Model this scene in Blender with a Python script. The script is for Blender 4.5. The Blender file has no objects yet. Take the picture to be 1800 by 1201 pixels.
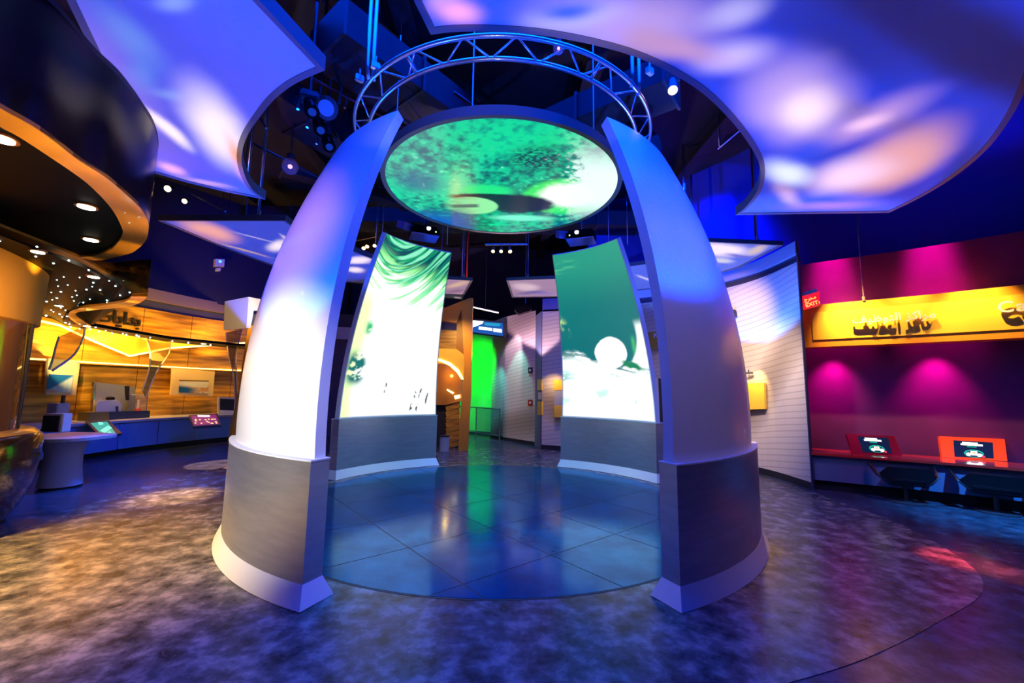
import bpy, bmesh, math, random
import numpy as np
from mathutils import Vector, Matrix
random.seed(7)
PI=math.pi
scn=bpy.context.scene
col=scn.collection

# ------------------------------------------------------------------ camera
FPX,PITCH,ROLL,YAW=735.3,math.radians(6.649),math.radians(0.861),math.radians(1.359)
CAM=Vector((0.032,-6.089,1.55))
_F=Vector((math.sin(YAW)*math.cos(PITCH),math.cos(YAW)*math.cos(PITCH),math.sin(PITCH)))
_R0=Vector((math.cos(YAW),-math.sin(YAW),0)); _U0=_R0.cross(_F)
_R=_R0*math.cos(ROLL)+_U0*math.sin(ROLL); _U=_U0*math.cos(ROLL)-_R0*math.sin(ROLL)
cam=bpy.data.objects.new('camera',bpy.data.cameras.new('camera')); col.objects.link(cam)
cam.data.sensor_width=36; cam.data.lens=FPX/1800*36; cam.data.clip_start=.05; cam.data.clip_end=200
cam.matrix_world=Matrix(((_R.x,_U.x,-_F.x,CAM.x),(_R.y,_U.y,-_F.y,CAM.y),(_R.z,_U.z,-_F.z,CAM.z),(0,0,0,1)))
scn.camera=cam
def ray(px,py): return _F+_R*((px-900)/FPX)-_U*((py-600.5)/FPX)
def az(px,py,z=0.0):
    d=ray(px,py); return CAM+d*((z-CAM.z)/d.z)
def ay(px,py,y):
    d=ray(px,py); return CAM+d*((y-CAM.y)/d.y)
def aw(px,py,curve,off=0.0):
    """pixel -> point on a vertical wall standing on a plan polyline; off moves it towards the camera"""
    d=ray(px,py); best=None
    for (ax,ay_),(bx,by) in zip(curve[:-1],curve[1:]):
        ex,ey=bx-ax,by-ay_; den=d.x*ey-d.y*ex
        if abs(den)<1e-9: continue
        t=((ax-CAM.x)*ey-(ay_-CAM.y)*ex)/den
        s=((ax-CAM.x)*d.y-(ay_-CAM.y)*d.x)/den
        if t>0 and -1e-6<=s<=1+1e-6 and (best is None or t<best): best=t
    if best is None:      # beyond the ends: the end segments run on
        cand=[]
        for (ax,ay_),(bx,by) in ((curve[0],curve[1]),(curve[-2],curve[-1])):
            ex,ey=bx-ax,by-ay_; den=d.x*ey-d.y*ex
            if abs(den)<1e-9: continue
            t=((ax-CAM.x)*ey-(ay_-CAM.y)*ex)/den; s=((ax-CAM.x)*d.y-(ay_-CAM.y)*d.x)/den
            if t>0: cand.append((max(-s,s-1),t))
        best=min(cand)[1]
    h=math.hypot(d.x,d.y)
    return CAM+d*(best-off/h)

# ------------------------------------------------------------------ view, world
scn.view_settings.view_transform='Standard'; scn.view_settings.look='None'
scn.view_settings.gamma=1; scn.view_settings.exposure=0.0; scn.view_settings.use_curve_mapping=False
w=bpy.data.worlds.new('world'); scn.world=w; w.use_nodes=True
w.node_tree.nodes['Background'].inputs[0].default_value=(0.005,0.01,0.06,1); w.node_tree.nodes['Background'].inputs[1].default_value=.3
scn.cycles.max_bounces=6; scn.cycles.sample_clamp_indirect=4.0; scn.cycles.use_denoising=True
scn.cycles.caustics_reflective=False; scn.cycles.caustics_refractive=False

# ------------------------------------------------------------------ lights
def spot(name,loc,tgt,color,power,deg,blend=.6,radius=.05):
    l=bpy.data.lights.new(name,'SPOT'); l.color=color; l.energy=power; l.spot_size=math.radians(deg); l.spot_blend=blend; l.shadow_soft_size=radius
    o=bpy.data.objects.new(name,l); col.objects.link(o); o.location=loc
    o.rotation_euler=(Vector(tgt)-Vector(loc)).to_track_quat('-Z','Y').to_euler(); return o
def area(name,loc,tgt,color,power,sx,sy=None,spread=180):
    l=bpy.data.lights.new(name,'AREA'); l.color=color; l.energy=power; l.shape='RECTANGLE'; l.size=sx; l.size_y=sy or sx; l.spread=math.radians(spread)
    o=bpy.data.objects.new(name,l); col.objects.link(o); o.location=loc
    o.rotation_euler=(Vector(tgt)-Vector(loc)).to_track_quat('-Z','Y').to_euler(); return o
def point(name,loc,color,power,radius=.05):
    l=bpy.data.lights.new(name,'POINT'); l.color=color; l.energy=power; l.shadow_soft_size=radius
    o=bpy.data.objects.new(name,l); col.objects.link(o); o.location=loc; return o
BLUE=(.0,.07,1); WARM=(1,.62,.28); AMBER=(1,.42,.04); MAG=(1,.0,.35); CYAN=(.05,.75,.9); WHITE=(1,.93,.85); LAV=(.45,.35,1)

def gobo(name,loc,zp,base,blobs,power=1.0,cone=172,rmax=3.0,cutl=None):
    """cloud gobo projector: throws a flat field of base colour with coloured soft patches up on the plane z=zp.
    blobs: (centre px, centre py, end of half axis 1 px,py, end of half axis 2 px,py, rgb, core)"""
    l=bpy.data.lights.new(name,'SPOT'); l.energy=1000*power; l.spot_size=math.radians(cone); l.spot_blend=.15; l.shadow_soft_size=.04
    o=bpy.data.objects.new(name,l); col.objects.link(o); o.location=loc; o.rotation_euler=(PI,0,0)
    h=zp-loc[2]
    l.use_nodes=True; nt=l.node_tree; N=nt.nodes; L=nt.links; em=N['Emission']
    tc=N.new('ShaderNodeTexCoord'); sx=N.new('ShaderNodeSeparateXYZ'); L.new(tc.outputs['Normal'],sx.inputs[0])
    def M(op,a,b=None,c=None):
        n=N.new('ShaderNodeMath'); n.operation=op
        for i,v in enumerate((a,b,c)):
            if v is None: continue
            if isinstance(v,(int,float)): n.inputs[i].default_value=v
            else: L.new(v,n.inputs[i])
        return n.outputs[0]
    nz=M('ABSOLUTE',sx.outputs[2]); u=M('DIVIDE',sx.outputs[0],nz); v=M('DIVIDE',sx.outputs[1],nz)
    u=M('MULTIPLY',u,GSX*h); v=M('MULTIPLY',v,GSY*h)       # metres from the lamp axis, world x and y
    cb=N.new('ShaderNodeCombineXYZ'); L.new(u,cb.inputs[0]); L.new(v,cb.inputs[1])
    # soft wobble
    nz2=N.new('ShaderNodeTexNoise'); nz2.inputs['Scale'].default_value=1.3; nz2.inputs['Detail'].default_value=2; L.new(cb.outputs[0],nz2.inputs['Vector'])
    sb=N.new('ShaderNodeVectorMath'); sb.operation='SUBTRACT'; L.new(nz2.outputs['Color'],sb.inputs[0]); sb.inputs[1].default_value=(.5,.5,.5)
    sc=N.new('ShaderNodeVectorMath'); sc.operation='SCALE'; L.new(sb.outputs[0],sc.inputs[0]); sc.inputs['Scale'].default_value=.16
    ad=N.new('ShaderNodeVectorMath'); ad.operation='ADD'; L.new(cb.outputs[0],ad.inputs[0]); L.new(sc.outputs[0],ad.inputs[1])
    acc=None
    bc=N.new('ShaderNodeRGB'); bc.outputs[0].default_value=(*base,1); acc=bc.outputs[0]
    for b in blobs:
        c=az(b[0],b[1],zp).xy-Vector(loc[:2]); a1=az(b[2],b[3],zp).xy-Vector(loc[:2])-c; a2=az(b[4],b[5],zp).xy-Vector(loc[:2])-c
        U_,S_,V_=np.linalg.svd(np.array([[a1.x,a2.x],[a1.y,a2.y]]))
        th=math.atan2(U_[1,0],U_[0,0])
        mp=N.new('ShaderNodeMapping'); mp.vector_type='TEXTURE'; L.new(ad.outputs[0],mp.inputs[0])
        mp.inputs['Location'].default_value=(c.x,c.y,0); mp.inputs['Rotation'].default_value=(0,0,th); mp.inputs['Scale'].default_value=(max(S_[0],.02),max(S_[1],.02),1)
        # flatten z
        ln=N.new('ShaderNodeVectorMath'); ln.operation='LENGTH'; L.new(mp.outputs[0],ln.inputs[0])
        mr=N.new('ShaderNodeMapRange'); mr.interpolation_type='SMOOTHSTEP'; L.new(ln.outputs['Value'],mr.inputs[0])
        mr.inputs[1].default_value=1.27; mr.inputs[2].default_value=b[7] if len(b)>7 else .35; mr.inputs[3].default_value=0; mr.inputs[4].default_value=1
        mx=N.new('ShaderNodeMix'); mx.data_type='RGBA'; L.new(mr.outputs[0],mx.inputs[0]); L.new(acc,mx.inputs[6]); mx.inputs[7].default_value=(*b[6],1)
        acc=mx.outputs[2]
    L.new(acc,em.inputs['Color'])
    # flat field: undo the cosine-cubed falloff of a lamp close to the panel
    r2=M('ADD',M('MULTIPLY',u,u),M('MULTIPLY',v,v)); k=M('POWER',M('ADD',M('DIVIDE',r2,h*h),1.0),1.5)
    k=M('MULTIPLY',k,h*h*.0365*1.85)
    mk=N.new('ShaderNodeMapRange'); mk.interpolation_type='SMOOTHSTEP'; L.new(M('POWER',r2,.5),mk.inputs[0]); mk.inputs[1].default_value=rmax; mk.inputs[2].default_value=rmax*.86; mk.inputs[3].default_value=0; mk.inputs[4].default_value=1
    k=M('MULTIPLY',k,mk.outputs[0])
    if cutl:      # barn door: nothing beyond this line
        A_=az(*cutl[0],zp).xy-Vector(loc[:2]); B_=az(*cutl[1],zp).xy-Vector(loc[:2]); e_=(B_-A_).normalized(); n_=Vector((e_.y,-e_.x))
        sd=M('ADD',M('MULTIPLY',M('SUBTRACT',u,A_.x),n_.x),M('MULTIPLY',M('SUBTRACT',v,A_.y),n_.y))
        m2=N.new('ShaderNodeMapRange'); L.new(sd,m2.inputs[0]); m2.inputs[1].default_value=-.12; m2.inputs[2].default_value=.0; k=M('MULTIPLY',k,m2.outputs[0])
    L.new(k,em.inputs['Strength'])
    return o
GSX,GSY=1.0,-1.0
ZC=4.05
PK=(1.3,.55,.5); LV=(.9,.75,1.2); OR=(1.4,.5,.15); WH=(1.4,1.2,1.4); PU=(.30,.12,.75)
gobo('cloud_gobo_lamp',(-2.4,-3.2,1.2),ZC,(.0,.055,1.0),[
 (235,70,300,130,215,95,(.10,.28,1.),.0),(310,5,350,3,310,22,(.25,.42,1.),.1),(295,165,325,172,290,175,(.12,.30,1.),.0),
 (255,130,275,165,235,150,(.0,.20,1.),.0),
 (330,290,440,318,330,315,(.10,.03,.45),.1),
 (290,225,335,268,262,215,WH,.25),(385,235,435,300,425,205,WH,.2),(420,285,440,330,405,280,OR,.1),(300,297,330,310,290,303,PK,.1),(365,322,420,332,365,327,(.9,.45,.5),.1),(420,345,450,350,400,335,(.8,.35,.3),.1)],.9,cutl=((75,0),(255,250)),rmax=3.4)
gobo('cloud_gobo_lamp',(2.6,-4.6,1.0),ZC,(.0,.035,.80),[
 (1700,80,1960,160,1560,-100,(.0,.0,.06),.4),(1480,80,1620,130,1440,0,(.0,.012,.30),.1),(1500,200,1640,230,1440,160,(.0,.015,.35),.1),
 (800,22,850,35,795,45,OR,.2),(770,0,800,-10,770,20,(.8,.35,.6),.1),
 (1110,40,1300,45,1100,105,(.62,.42,1.),.2),(1010,30,1110,15,1000,55,(.7,.6,1.1),.1),(1285,100,1345,65,1230,80,(.8,.65,1.2),.1),(1290,20,1360,5,1280,50,(.6,.55,1.1),.1),(1000,20,1010,0,940,25,(.0,.07,1.),.1),
 (1180,80,1290,110,1170,105,(.7,.38,.65),.2),
 (1400,190,1500,145,1450,255,(.75,.5,.9),.3),(1415,195,1465,165,1440,228,(1.5,1.15,1.1),.1),
 (1530,215,1650,160,1545,240,(.7,.4,.9),.1),(1520,218,1570,203,1527,230,(1.3,.8,1.1),.1),
 (1570,290,1690,232,1585,330,(1.1,.5,.5),.35),(1490,310,1580,285,1505,338,(1.4,.95,1.3),.15),
 (1385,305,1430,320,1372,328,(1.1,1.2,1.4),.2),(1385,345,1410,365,1395,330,(.85,.5,.75),.0),(1460,362,1560,358,1470,370,(.6,.2,.35),.0),
 (1420,270,1450,285,1380,290,(.0,.07,1.),.0),(1690,320,1740,270,1700,360,(.0,.02,.25),.2)],.9,rmax=5.2)
gobo('cloud_gobo_lamp',(-4.4,.9,1.6),ZC,(.0,.06,.9),[
 (370,408,310,392,370,424,PK,.3),(430,440,475,452,400,430,(.8,.5,.4),.3),(340,418,400,428,345,405,(.5,.2,.6),.0),(450,418,475,425,420,410,WH,.3),(490,432,500,440,470,440,WH,.3),(505,420,515,425,495,412,WH,.3),(470,465,490,470,450,455,(.0,.01,.2),.1),
 (632,458,655,460,620,465,WH,.4),(625,475,640,478,620,480,WH,.3),(600,505,650,510,600,520,(.0,.03,.8),.2)],.8)
gobo('cloud_gobo_lamp',(.1,5.0,1.6),ZC,(.5,.3,.45),[
 (805,500,825,497,795,506,(1.,.65,.4),.4),(800,512,815,512,790,516,(.3,.15,.3),.2),(925,505,950,507,925,512,(1.,.7,.8),.4),(950,515,975,517,945,518,(.3,.2,.7),.2),(930,515,900,519,930,518,(.1,.1,.4),.0)],.75,cone=150)
gobo('cloud_gobo_lamp',(4.1,1.8,1.8),ZC,(.02,.12,1.0),[
 (1265,440,1320,445,1260,452,WH,.4),(1330,440,1350,435,1325,450,(.9,.7,.6),.3),(1270,458,1290,462,1260,462,(.9,.9,1),.3),(1300,450,1330,455,1290,452,(.1,.1,.7),.1),
 (1135,490,1150,495,1125,485,WH,.3)],.8,rmax=3.2)

# stage lights, plus added spots in place of floor reflections
spot('truss_spot',(-.4,-4.6,2.0),(-.5,-1.6,5.1),(1,.85,.65),110,34,1,.03)
spot('pylon_tip_spot',(-.5,-4.2,3.3),(-1.22,-2.2,4.06),(1,.95,.95),26,13,1,.02)
spot('pylon_tip_spot',(.5,-4.2,3.3),(1.12,-2.12,4.22),(.8,1,.95),18,11,1,.02)
spot('pylon_left_glow',(-3.2,-4.6,3.0),(-2.0,-2.0,3.75),(1,.8,.95),30,7,1,.02)
spot('white_stage_spot',(-2.6,-7.6,3.9),(-2.15,-2.2,1.15),(1,.92,.88),3200,27,.9,.06)
spot('pink_stage_spot',(-3.6,-7.0,4.2),(-2.2,-2.1,2.9),(1,.42,.58),700,24,1,.06)
spot('blue_top_spot',(-4.6,-5.2,3.3),(-1.9,-1.7,4.0),BLUE,1100,36,.7,.06)
spot('blue_top_spot',(4.6,-5.2,3.3),(2.1,-1.9,3.2),BLUE,420,34,.9,.06)
spot('lavender_wash',(2.6,-8.0,4.4),(1.9,-2.3,1.9),(.60,.45,1),200,36,1,.3)
spot('magenta_edge_spot',(6.9,-2.3,3.6),(2.7,-1.2,2.35),MAG,170,11,1,.1)
spot('orange_edge_spot',(6.9,-2.3,2.6),(2.75,-1.35,1.95),(1,.4,.1),70,12,1,.1)
area('blue_house_wash',(.8,-2.4,6.4),(.6,-1.6,0),(.0,.045,1),850,6,6,110)
area('blue_house_wash',(0,3.5,6.4),(0,4,0),(.0,.05,1),500,9,5,120)
spot('amber_floor_spot',(-5.6,-5.0,3.3),(-4.4,-3.1,0),(1,.60,.09),4200,60,1,.15)
spot('amber_floor_spot',(-3.8,-6.4,3.8),(-2.6,-4.6,0),(1,.58,.25),150,40,1,.15)
spot('blue_floor_spot',(-5.4,1.2,3.0),az(225,862),(.0,.10,1),1200,60,1,.1)
spot('blue_floor_spot',(-5.4,3.6,3.2),az(260,812),(.0,.06,1),500,80,1,.1)
spot('warm_floor_pool',(-4.2,1.4,3.9),az(305,873),(1,.60,.2),3600,17,.9,.05)
spot('warm_floor_pool',(-5.0,3.4,3.9),az(392,816),(1,.50,.35),3000,17,.05,.02)
spot('red_reflection_spot',(5.2,-1.6,3.9),az(1690,985),(1,.06,.04),2200,11,.8,.02)  # added spots, lighting the floor where red reflections would show
spot('red_reflection_spot',(5.9,-1.8,3.9),az(1783,1012),(1,.12,.05),1500,8,.8,.02)
spot('added_amber_spot',(3.4,-.4,3.6),az(1340,965),(1,.6,.2),500,8,.9,.02)  # added spot for one small warm patch, same as the red ones
for sx_ in (-1,1): spot('rear_plinth_spot',(sx_*.4,-.5,4.2),(sx_*2.05,2.25,.35),(.35,.85,1),420,46,1,.1)
spot('cyan_reflection_spot',(-.8,-.2,4.3),az(690,975),(.1,.9,1),330,26,1,.1)  # added spots, standing in for the screens' cyan reflections on the tiles
spot('cyan_reflection_spot',(.9,-.2,4.3),az(1080,960),(.05,.85,1),600,26,1,.1)
spot('upper_blue_spot',(3.2,2.8,6.6),(5.2,4.0,5.0),(0,.01,1),3000,70,1,.1)
spot('upper_blue_spot',(6.8,-.6,6.6),(7.9,.9,5.4),(0,.01,1),40,90,1,.1)
spot('upper_blue_spot',(-5.6,3.2,5.4),(-8.2,6.8,5.0),(0,.01,1),500,80,1,.1)
spot('lavender_floor_spot',(4.9,-3.4,3.9),(4.0,-1.0,0),(.65,.35,.75),170,72,1,.2)
spot('pink_floor_spot',(3.6,-5.2,3.9),(2.9,-3.2,0),(.9,.45,.7),70,36,1,.2)
spot('blue_back_wall_spot',(4.6,5.0,6.6),ay(1275,320,10.5),(.0,.01,1),5000,46,1,.1)
spot('blue_corner_spot',(-2.2,-1.0,6.2),(-2.6,-3.0,6.9),(0,.02,1),60,100,1,.1)

# ------------------------------------------------------------------ materials
MATS={}
def mat(name,color=(.5,.5,.5),rough=.5,metal=0.,noise=None,scale=4.,bump=0.,emit=None,estr=1.,trans=0.,alpha=1.,coat=0.,stretch=(1,1,1),spec=None,bscale=None,detail=5):
    if name in MATS: return MATS[name]
    m=bpy.data.materials.new(name); m.use_nodes=True; nt=m.node_tree; N=nt.nodes; L=nt.links; b=N['Principled BSDF']
    b.inputs['Base Color'].default_value=(*color,1); b.inputs['Roughness'].default_value=rough; b.inputs['Metallic'].default_value=metal
    b.inputs['Coat Weight'].default_value=coat; b.inputs['Transmission Weight'].default_value=trans; b.inputs['Alpha'].default_value=alpha
    if spec is not None: b.inputs['Specular IOR Level'].default_value=spec
    if emit: b.inputs['Emission Color'].default_value=(*emit,1); b.inputs['Emission Strength'].default_value=estr
    tc=N.new('ShaderNodeTexCoord'); mp=N.new('ShaderNodeMapping'); mp.inputs['Scale'].default_value=stretch; L.new(tc.outputs['Object'],mp.inputs[0])
    n=N.new('ShaderNodeTexNoise'); n.inputs['Scale'].default_value=scale; n.inputs['Detail'].default_value=detail; L.new(mp.outputs[0],n.inputs['Vector'])
    if noise:
        r=N.new('ShaderNodeValToRGB'); r.color_ramp.elements[0].position=.38; r.color_ramp.elements[1].position=.62
        r.color_ramp.elements[0].color=(*color,1); r.color_ramp.elements[1].color=(*noise,1); L.new(n.outputs['Fac'],r.inputs[0]); L.new(r.outputs[0],b.inputs['Base Color'])
    if bump:
        n2=N.new('ShaderNodeTexNoise'); n2.inputs['Scale'].default_value=bscale or scale*6; n2.inputs['Detail'].default_value=3; L.new(mp.outputs[0],n2.inputs['Vector'])
        bp=N.new('ShaderNodeBump'); bp.inputs['Strength'].default_value=bump; bp.inputs['Distance'].default_value=.01; L.new(n2.outputs['Fac'],bp.inputs['Height']); L.new(bp.outputs[0],b.inputs['Normal'])
    MATS[name]=m; return m
def attr_mat(name,strength=1.,base=0.02,rough=.4):
    m=bpy.data.materials.new(name); m.use_nodes=True; N=m.node_tree.nodes; L=m.node_tree.links; b=N['Principled BSDF']
    a=N.new('ShaderNodeAttribute'); a.attribute_name='Col'; L.new(a.outputs['Color'],b.inputs['Emission Color']); b.inputs['Emission Strength'].default_value=strength
    b.inputs['Base Color'].default_value=(base,base,base,1); b.inputs['Roughness'].default_value=rough; return m
def wood_mat(name,c1,c2,rough=.35,coat=.3,rot=.35,scale=1.2):
    m=mat(name,c1,rough,coat=coat,spec=.5); nt=m.node_tree; N=nt.nodes; L=nt.links; b=N['Principled BSDF']
    tc=N.new('ShaderNodeTexCoord'); mp=N.new('ShaderNodeMapping'); mp.inputs['Rotation'].default_value=(0,rot,0); mp.inputs['Scale'].default_value=(.6,.6,7); L.new(tc.outputs['Object'],mp.inputs[0])
    n=N.new('ShaderNodeTexNoise'); n.inputs['Scale'].default_value=scale; n.inputs['Detail'].default_value=6; L.new(mp.outputs[0],n.inputs['Vector'])
    r=N.new('ShaderNodeValToRGB'); r.color_ramp.elements[0].position=.36; r.color_ramp.elements[1].position=.64; r.color_ramp.elements[0].color=(*c1,1); r.color_ramp.elements[1].color=(*c2,1)
    L.new(n.outputs['Fac'],r.inputs[0]); L.new(r.outputs[0],b.inputs['Base Color']); return m

M_shell=mat('pearl_white_lacquer',(.80,.80,.80),.32,coat=.15,bump=.02,scale=30)
M_edge=mat('pale_grey_edge_lacquer',(.62,.64,.66),.42)
M_steel=mat('brushed_steel',(.50,.53,.57),.33,.82,noise=(.58,.60,.63),scale=3,stretch=(1,1,8),bump=.015,bscale=90)
M_skirt=mat('satin_aluminium',(.80,.81,.82),.38,.35)
M_black=mat('matte_black',(.012,.012,.016),.7,noise=(.02,.02,.026),scale=2)
M_gloss=mat('gloss_black',(.006,.004,.004),.2,spec=.10)
M_dark=mat('dark_grey_metal',(.06,.06,.07),.45,.5)
M_rim=mat('charcoal_rim',(.10,.105,.11),.5)
M_fabric=mat('stretched_white_fabric',(.48,.48,.48),.85,bump=.02,scale=60)
M_alu=mat('polished_aluminium',(.82,.83,.85),.22,.9)
M_ceil=mat('black_painted_slab',(.008,.008,.012),.85,noise=(.016,.016,.025),scale=.8)
M_duct=mat('galvanised_duct_dark',(.010,.012,.02),.6,.2,noise=(.022,.026,.04),scale=1.5)
M_red=mat('red_painted_pipe',(.55,.01,.02),.4,emit=None)
M_wall=mat('dark_navy_wall',(.035,.04,.10),.75,noise=(.05,.055,.13),scale=.7)
M_blackglass=mat('black_glass',(.01,.01,.012),.1,coat=.5)
M_beige=mat('beige_wall_lacquer',(.72,.64,.52),.6,noise=(.76,.68,.56),scale=1.2)
M_purple=mat('aubergine_wall',(.09,.02,.14),.5,noise=(.11,.022,.16),scale=3,coat=.15)
M_orange=mat('orange_lacquer',(.90,.36,.02),.4,coat=.2)
M_yellow=mat('yellow_lacquer',(.95,.58,.05),.4,coat=.1)
M_gold=wood_mat('lit_golden_veneer',(.42,.20,.02),(.85,.48,.07),.3,.4)
M_wood=wood_mat('dark_glossy_veneer',(.035,.016,.004),(.10,.05,.012),.12,.8)
M_walnut=wood_mat('golden_brown_veneer',(.28,.13,.015),(.75,.42,.05),.35,.2,rot=.30,scale=1.6)
M_blue=mat('blue_counter_lacquer',(.16,.26,.50),.35,coat=.3)
M_grey=mat('grey_laminate',(.42,.44,.46),.4)
M_amber=mat('smoked_amber_acrylic',(.30,.13,.02),.06,metal=.35,coat=1.,noise=(.55,.28,.05),scale=1.1,stretch=(1,1,.25))
M_leather=mat('black_leather',(.006,.005,.007),.38,coat=.3)
M_redlac=mat('red_lacquer',(.60,.03,.02),.18,coat=.8)
M_glass=mat('clear_acrylic',(.9,.95,.95),.04,trans=.9,spec=.6)
M_white=mat('white_plastic',(.82,.80,.72),.35)
M_lamp=mat('lamp_glow',(1,1,1),.5,emit=(1,.86,.6),estr=14)
M_lamp2=mat('amber_lamp_glow',(1,1,1),.5,emit=(1,.62,.2),estr=5)
M_cove=mat('cove_light_strip',(1,1,1),.5,emit=(1,.62,.12),estr=5)
M_star=mat('fibre_optic_star',(1,1,1),.5,emit=(.75,1,.92),estr=9)
M_lettw=mat('white_letter',(.85,.85,.85),.4)
M_lettd=mat('black_letter',(.01,.01,.012),.5)
M_txt=mat('lit_white_graphic',(1,1,1),.5,emit=(.85,1,1),estr=1.6)
M_rail=mat('rail_steel',(.35,.38,.4),.3,.8)

def floor_material(name,cols,rough,scale,bump=.0,rvar=.1):
    m=bpy.data.materials.new(name); m.use_nodes=True; nt=m.node_tree; N=nt.nodes; L=nt.links; b=N['Principled BSDF']
    tc=N.new('ShaderNodeTexCoord')
    n=N.new('ShaderNodeTexNoise'); n.inputs['Scale'].default_value=scale; n.inputs['Detail'].default_value=9; n.inputs['Roughness'].default_value=.62; n.inputs['Distortion'].default_value=.0; L.new(tc.outputs['Object'],n.inputs['Vector'])
    r=N.new('ShaderNodeValToRGB'); e=r.color_ramp.elements; e[0].position=.36; e[0].color=(*cols[0],1); e[1].position=.66; e[1].color=(*cols[2],1)
    k=e.new(.5); k.color=(*cols[1],1); L.new(n.outputs['Fac'],r.inputs[0]); L.new(r.outputs[0],b.inputs['Base Color'])
    mr=N.new('ShaderNodeMapRange'); L.new(n.outputs['Fac'],mr.inputs[0]); mr.inputs[1].default_value=.3; mr.inputs[2].default_value=.7; mr.inputs[3].default_value=rough+rvar; mr.inputs[4].default_value=rough; L.new(mr.outputs[0],b.inputs['Roughness'])
    if bump:
        n2=N.new('ShaderNodeTexNoise'); n2.inputs['Scale'].default_value=scale*5; n2.inputs['Detail'].default_value=4; L.new(tc.outputs['Object'],n2.inputs['Vector'])
        bp=N.new('ShaderNodeBump'); bp.inputs['Strength'].default_value=bump; bp.inputs['Distance'].default_value=.004; L.new(n2.outputs['Fac'],bp.inputs['Height']); L.new(bp.outputs[0],b.inputs['Normal'])
    return m
M_floor=floor_material('blue_grey_vinyl',((.02,.025,.035),(.04,.05,.07),(.08,.10,.13)),.18,6.0,.08)
M_inlay=floor_material('mottled_tan_vinyl',((.03,.027,.026),(.115,.10,.085),(.33,.27,.21)),.18,5.6,.12)
def tint(m,c):
    m.node_tree.nodes['Principled BSDF'].inputs['Specular Tint'].default_value=(*c,1); return m
M_tile=floor_material('slate_blue_tile',((.01,.09,.15),(.015,.13,.20),(.025,.18,.27)),.11,2.0,.05,.06); tint(M_tile,(.08,.55,.85)); tint(M_floor,(.4,.65,1)); tint(M_inlay,(.5,.65,1))
for m_,sp_,me_ in ((M_tile,.15,.38),(M_floor,.12,0),(M_inlay,.22,0)):
    b_=m_.node_tree.nodes['Principled BSDF']; b_.inputs['Specular IOR Level'].default_value=sp_; b_.inputs['Metallic'].default_value=me_

# ------------------------------------------------------------------ mesh helpers
def obj(name,bm,m,parent=None,smooth=False):
    me=bpy.data.meshes.new(name); bmesh.ops.recalc_face_normals(bm,faces=bm.faces); bm.to_mesh(me); bm.free()
    if m: me.materials.append(m)
    if smooth:
        for p in me.polygons: p.use_smooth=True
        if smooth is not True: 
            try: me.set_sharp_from_angle(angle=smooth)
            except Exception: pass
    o=bpy.data.objects.new(name,me); col.objects.link(o)
    if parent:
        o.parent=parent; o.matrix_parent_inverse=Matrix.Translation(-Vector(parent.location)) if parent.type=='EMPTY' else Matrix.Identity(4)
    return o
def tag(o,label=None,cat=None,group=None,kind=None):
    if label: o['label']=label
    if cat: o['category']=cat
    if group: o['group']=group
    if kind: o['kind']=kind
    return o
def thing(name,loc,label,cat,group=None):
    o=bpy.data.objects.new(name,None); col.objects.link(o); o.location=loc; o.empty_display_size=.1; return tag(o,label,cat,group)
def struct(name,bm,m,**k): return tag(obj(name,bm,m,**k),kind='structure')
def B(): return bmesh.new()
def V(*a): return Vector(a)
def box(bm,c,s,rz=0,bev=0,rx=0,ry=0):
    r=bmesh.ops.create_cube(bm,size=1); vs=r['verts']
    Mx=Matrix.Translation(c)@Matrix.Rotation(rz,4,'Z')@Matrix.Rotation(rx,4,'X')@Matrix.Rotation(ry,4,'Y')@Matrix.Diagonal((*s,1))
    bmesh.ops.transform(bm,matrix=Mx,verts=vs)
    if bev:
        ed=list({e for v in vs for e in v.link_edges}); bmesh.ops.bevel(bm,geom=ed,offset=bev,segments=2,affect='EDGES')
    return bm
def cyl(bm,a,b,r,r2=None,n=12,caps=True):
    a=Vector(a); b=Vector(b); d=b-a
    res=bmesh.ops.create_cone(bm,cap_ends=caps,segments=n,radius1=r,radius2=r if r2 is None else r2,depth=d.length)
    q=Vector((0,0,1)).rotation_difference(d.normalized()) if d.length>0 else None
    bmesh.ops.transform(bm,matrix=Matrix.Translation((a+b)/2)@q.to_matrix().to_4x4(),verts=res['verts']); return bm
def tube(bm,pts,r,n=8,closed=False):
    pts=[Vector(p) for p in pts]; rings=[]; N=len(pts)
    for i,p in enumerate(pts):
        a=pts[i-1] if (i>0 or closed) else p; b=pts[(i+1)%N] if (i<N-1 or closed) else p
        t=(b-a).normalized(); up=Vector((0,0,1)) if abs(t.z)<.95 else Vector((0,1,0))
        s=t.cross(up).normalized(); u=s.cross(t)
        rings.append([bm.verts.new(p+s*(r*math.cos(2*PI*k/n))+u*(r*math.sin(2*PI*k/n))) for k in range(n)])
    for i in range(N if closed else N-1):
        A=rings[i]; C=rings[(i+1)%N]
        for k in range(n): bm.faces.new((A[k],A[(k+1)%n],C[(k+1)%n],C[k]))
    if not closed: bm.faces.new(rings[0]); bm.faces.new(rings[-1])
    return bm
def prism(bm,pts,z0,z1):
    """plan polygon extruded from z0 to z1"""
    lo=[bm.verts.new((p[0],p[1],z0)) for p in pts]; hi=[bm.verts.new((p[0],p[1],z1)) for p in pts]
    bm.faces.new(lo[::-1]); bm.faces.new(hi); n=len(pts)
    for i in range(n): bm.faces.new((lo[i],lo[(i+1)%n],hi[(i+1)%n],hi[i]))
    return bm
def slab(bm,pts,d):
    """3D planar polygon extruded by vector d"""
    d=Vector(d); lo=[bm.verts.new(p) for p in pts]; hi=[bm.verts.new(Vector(p)+d) for p in pts]
    bm.faces.new(lo); bm.faces.new(hi[::-1]); n=len(pts)
    for i in range(n): bm.faces.new((lo[i],hi[i],hi[(i+1)%n],lo[(i+1)%n]))
    return bm
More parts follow.
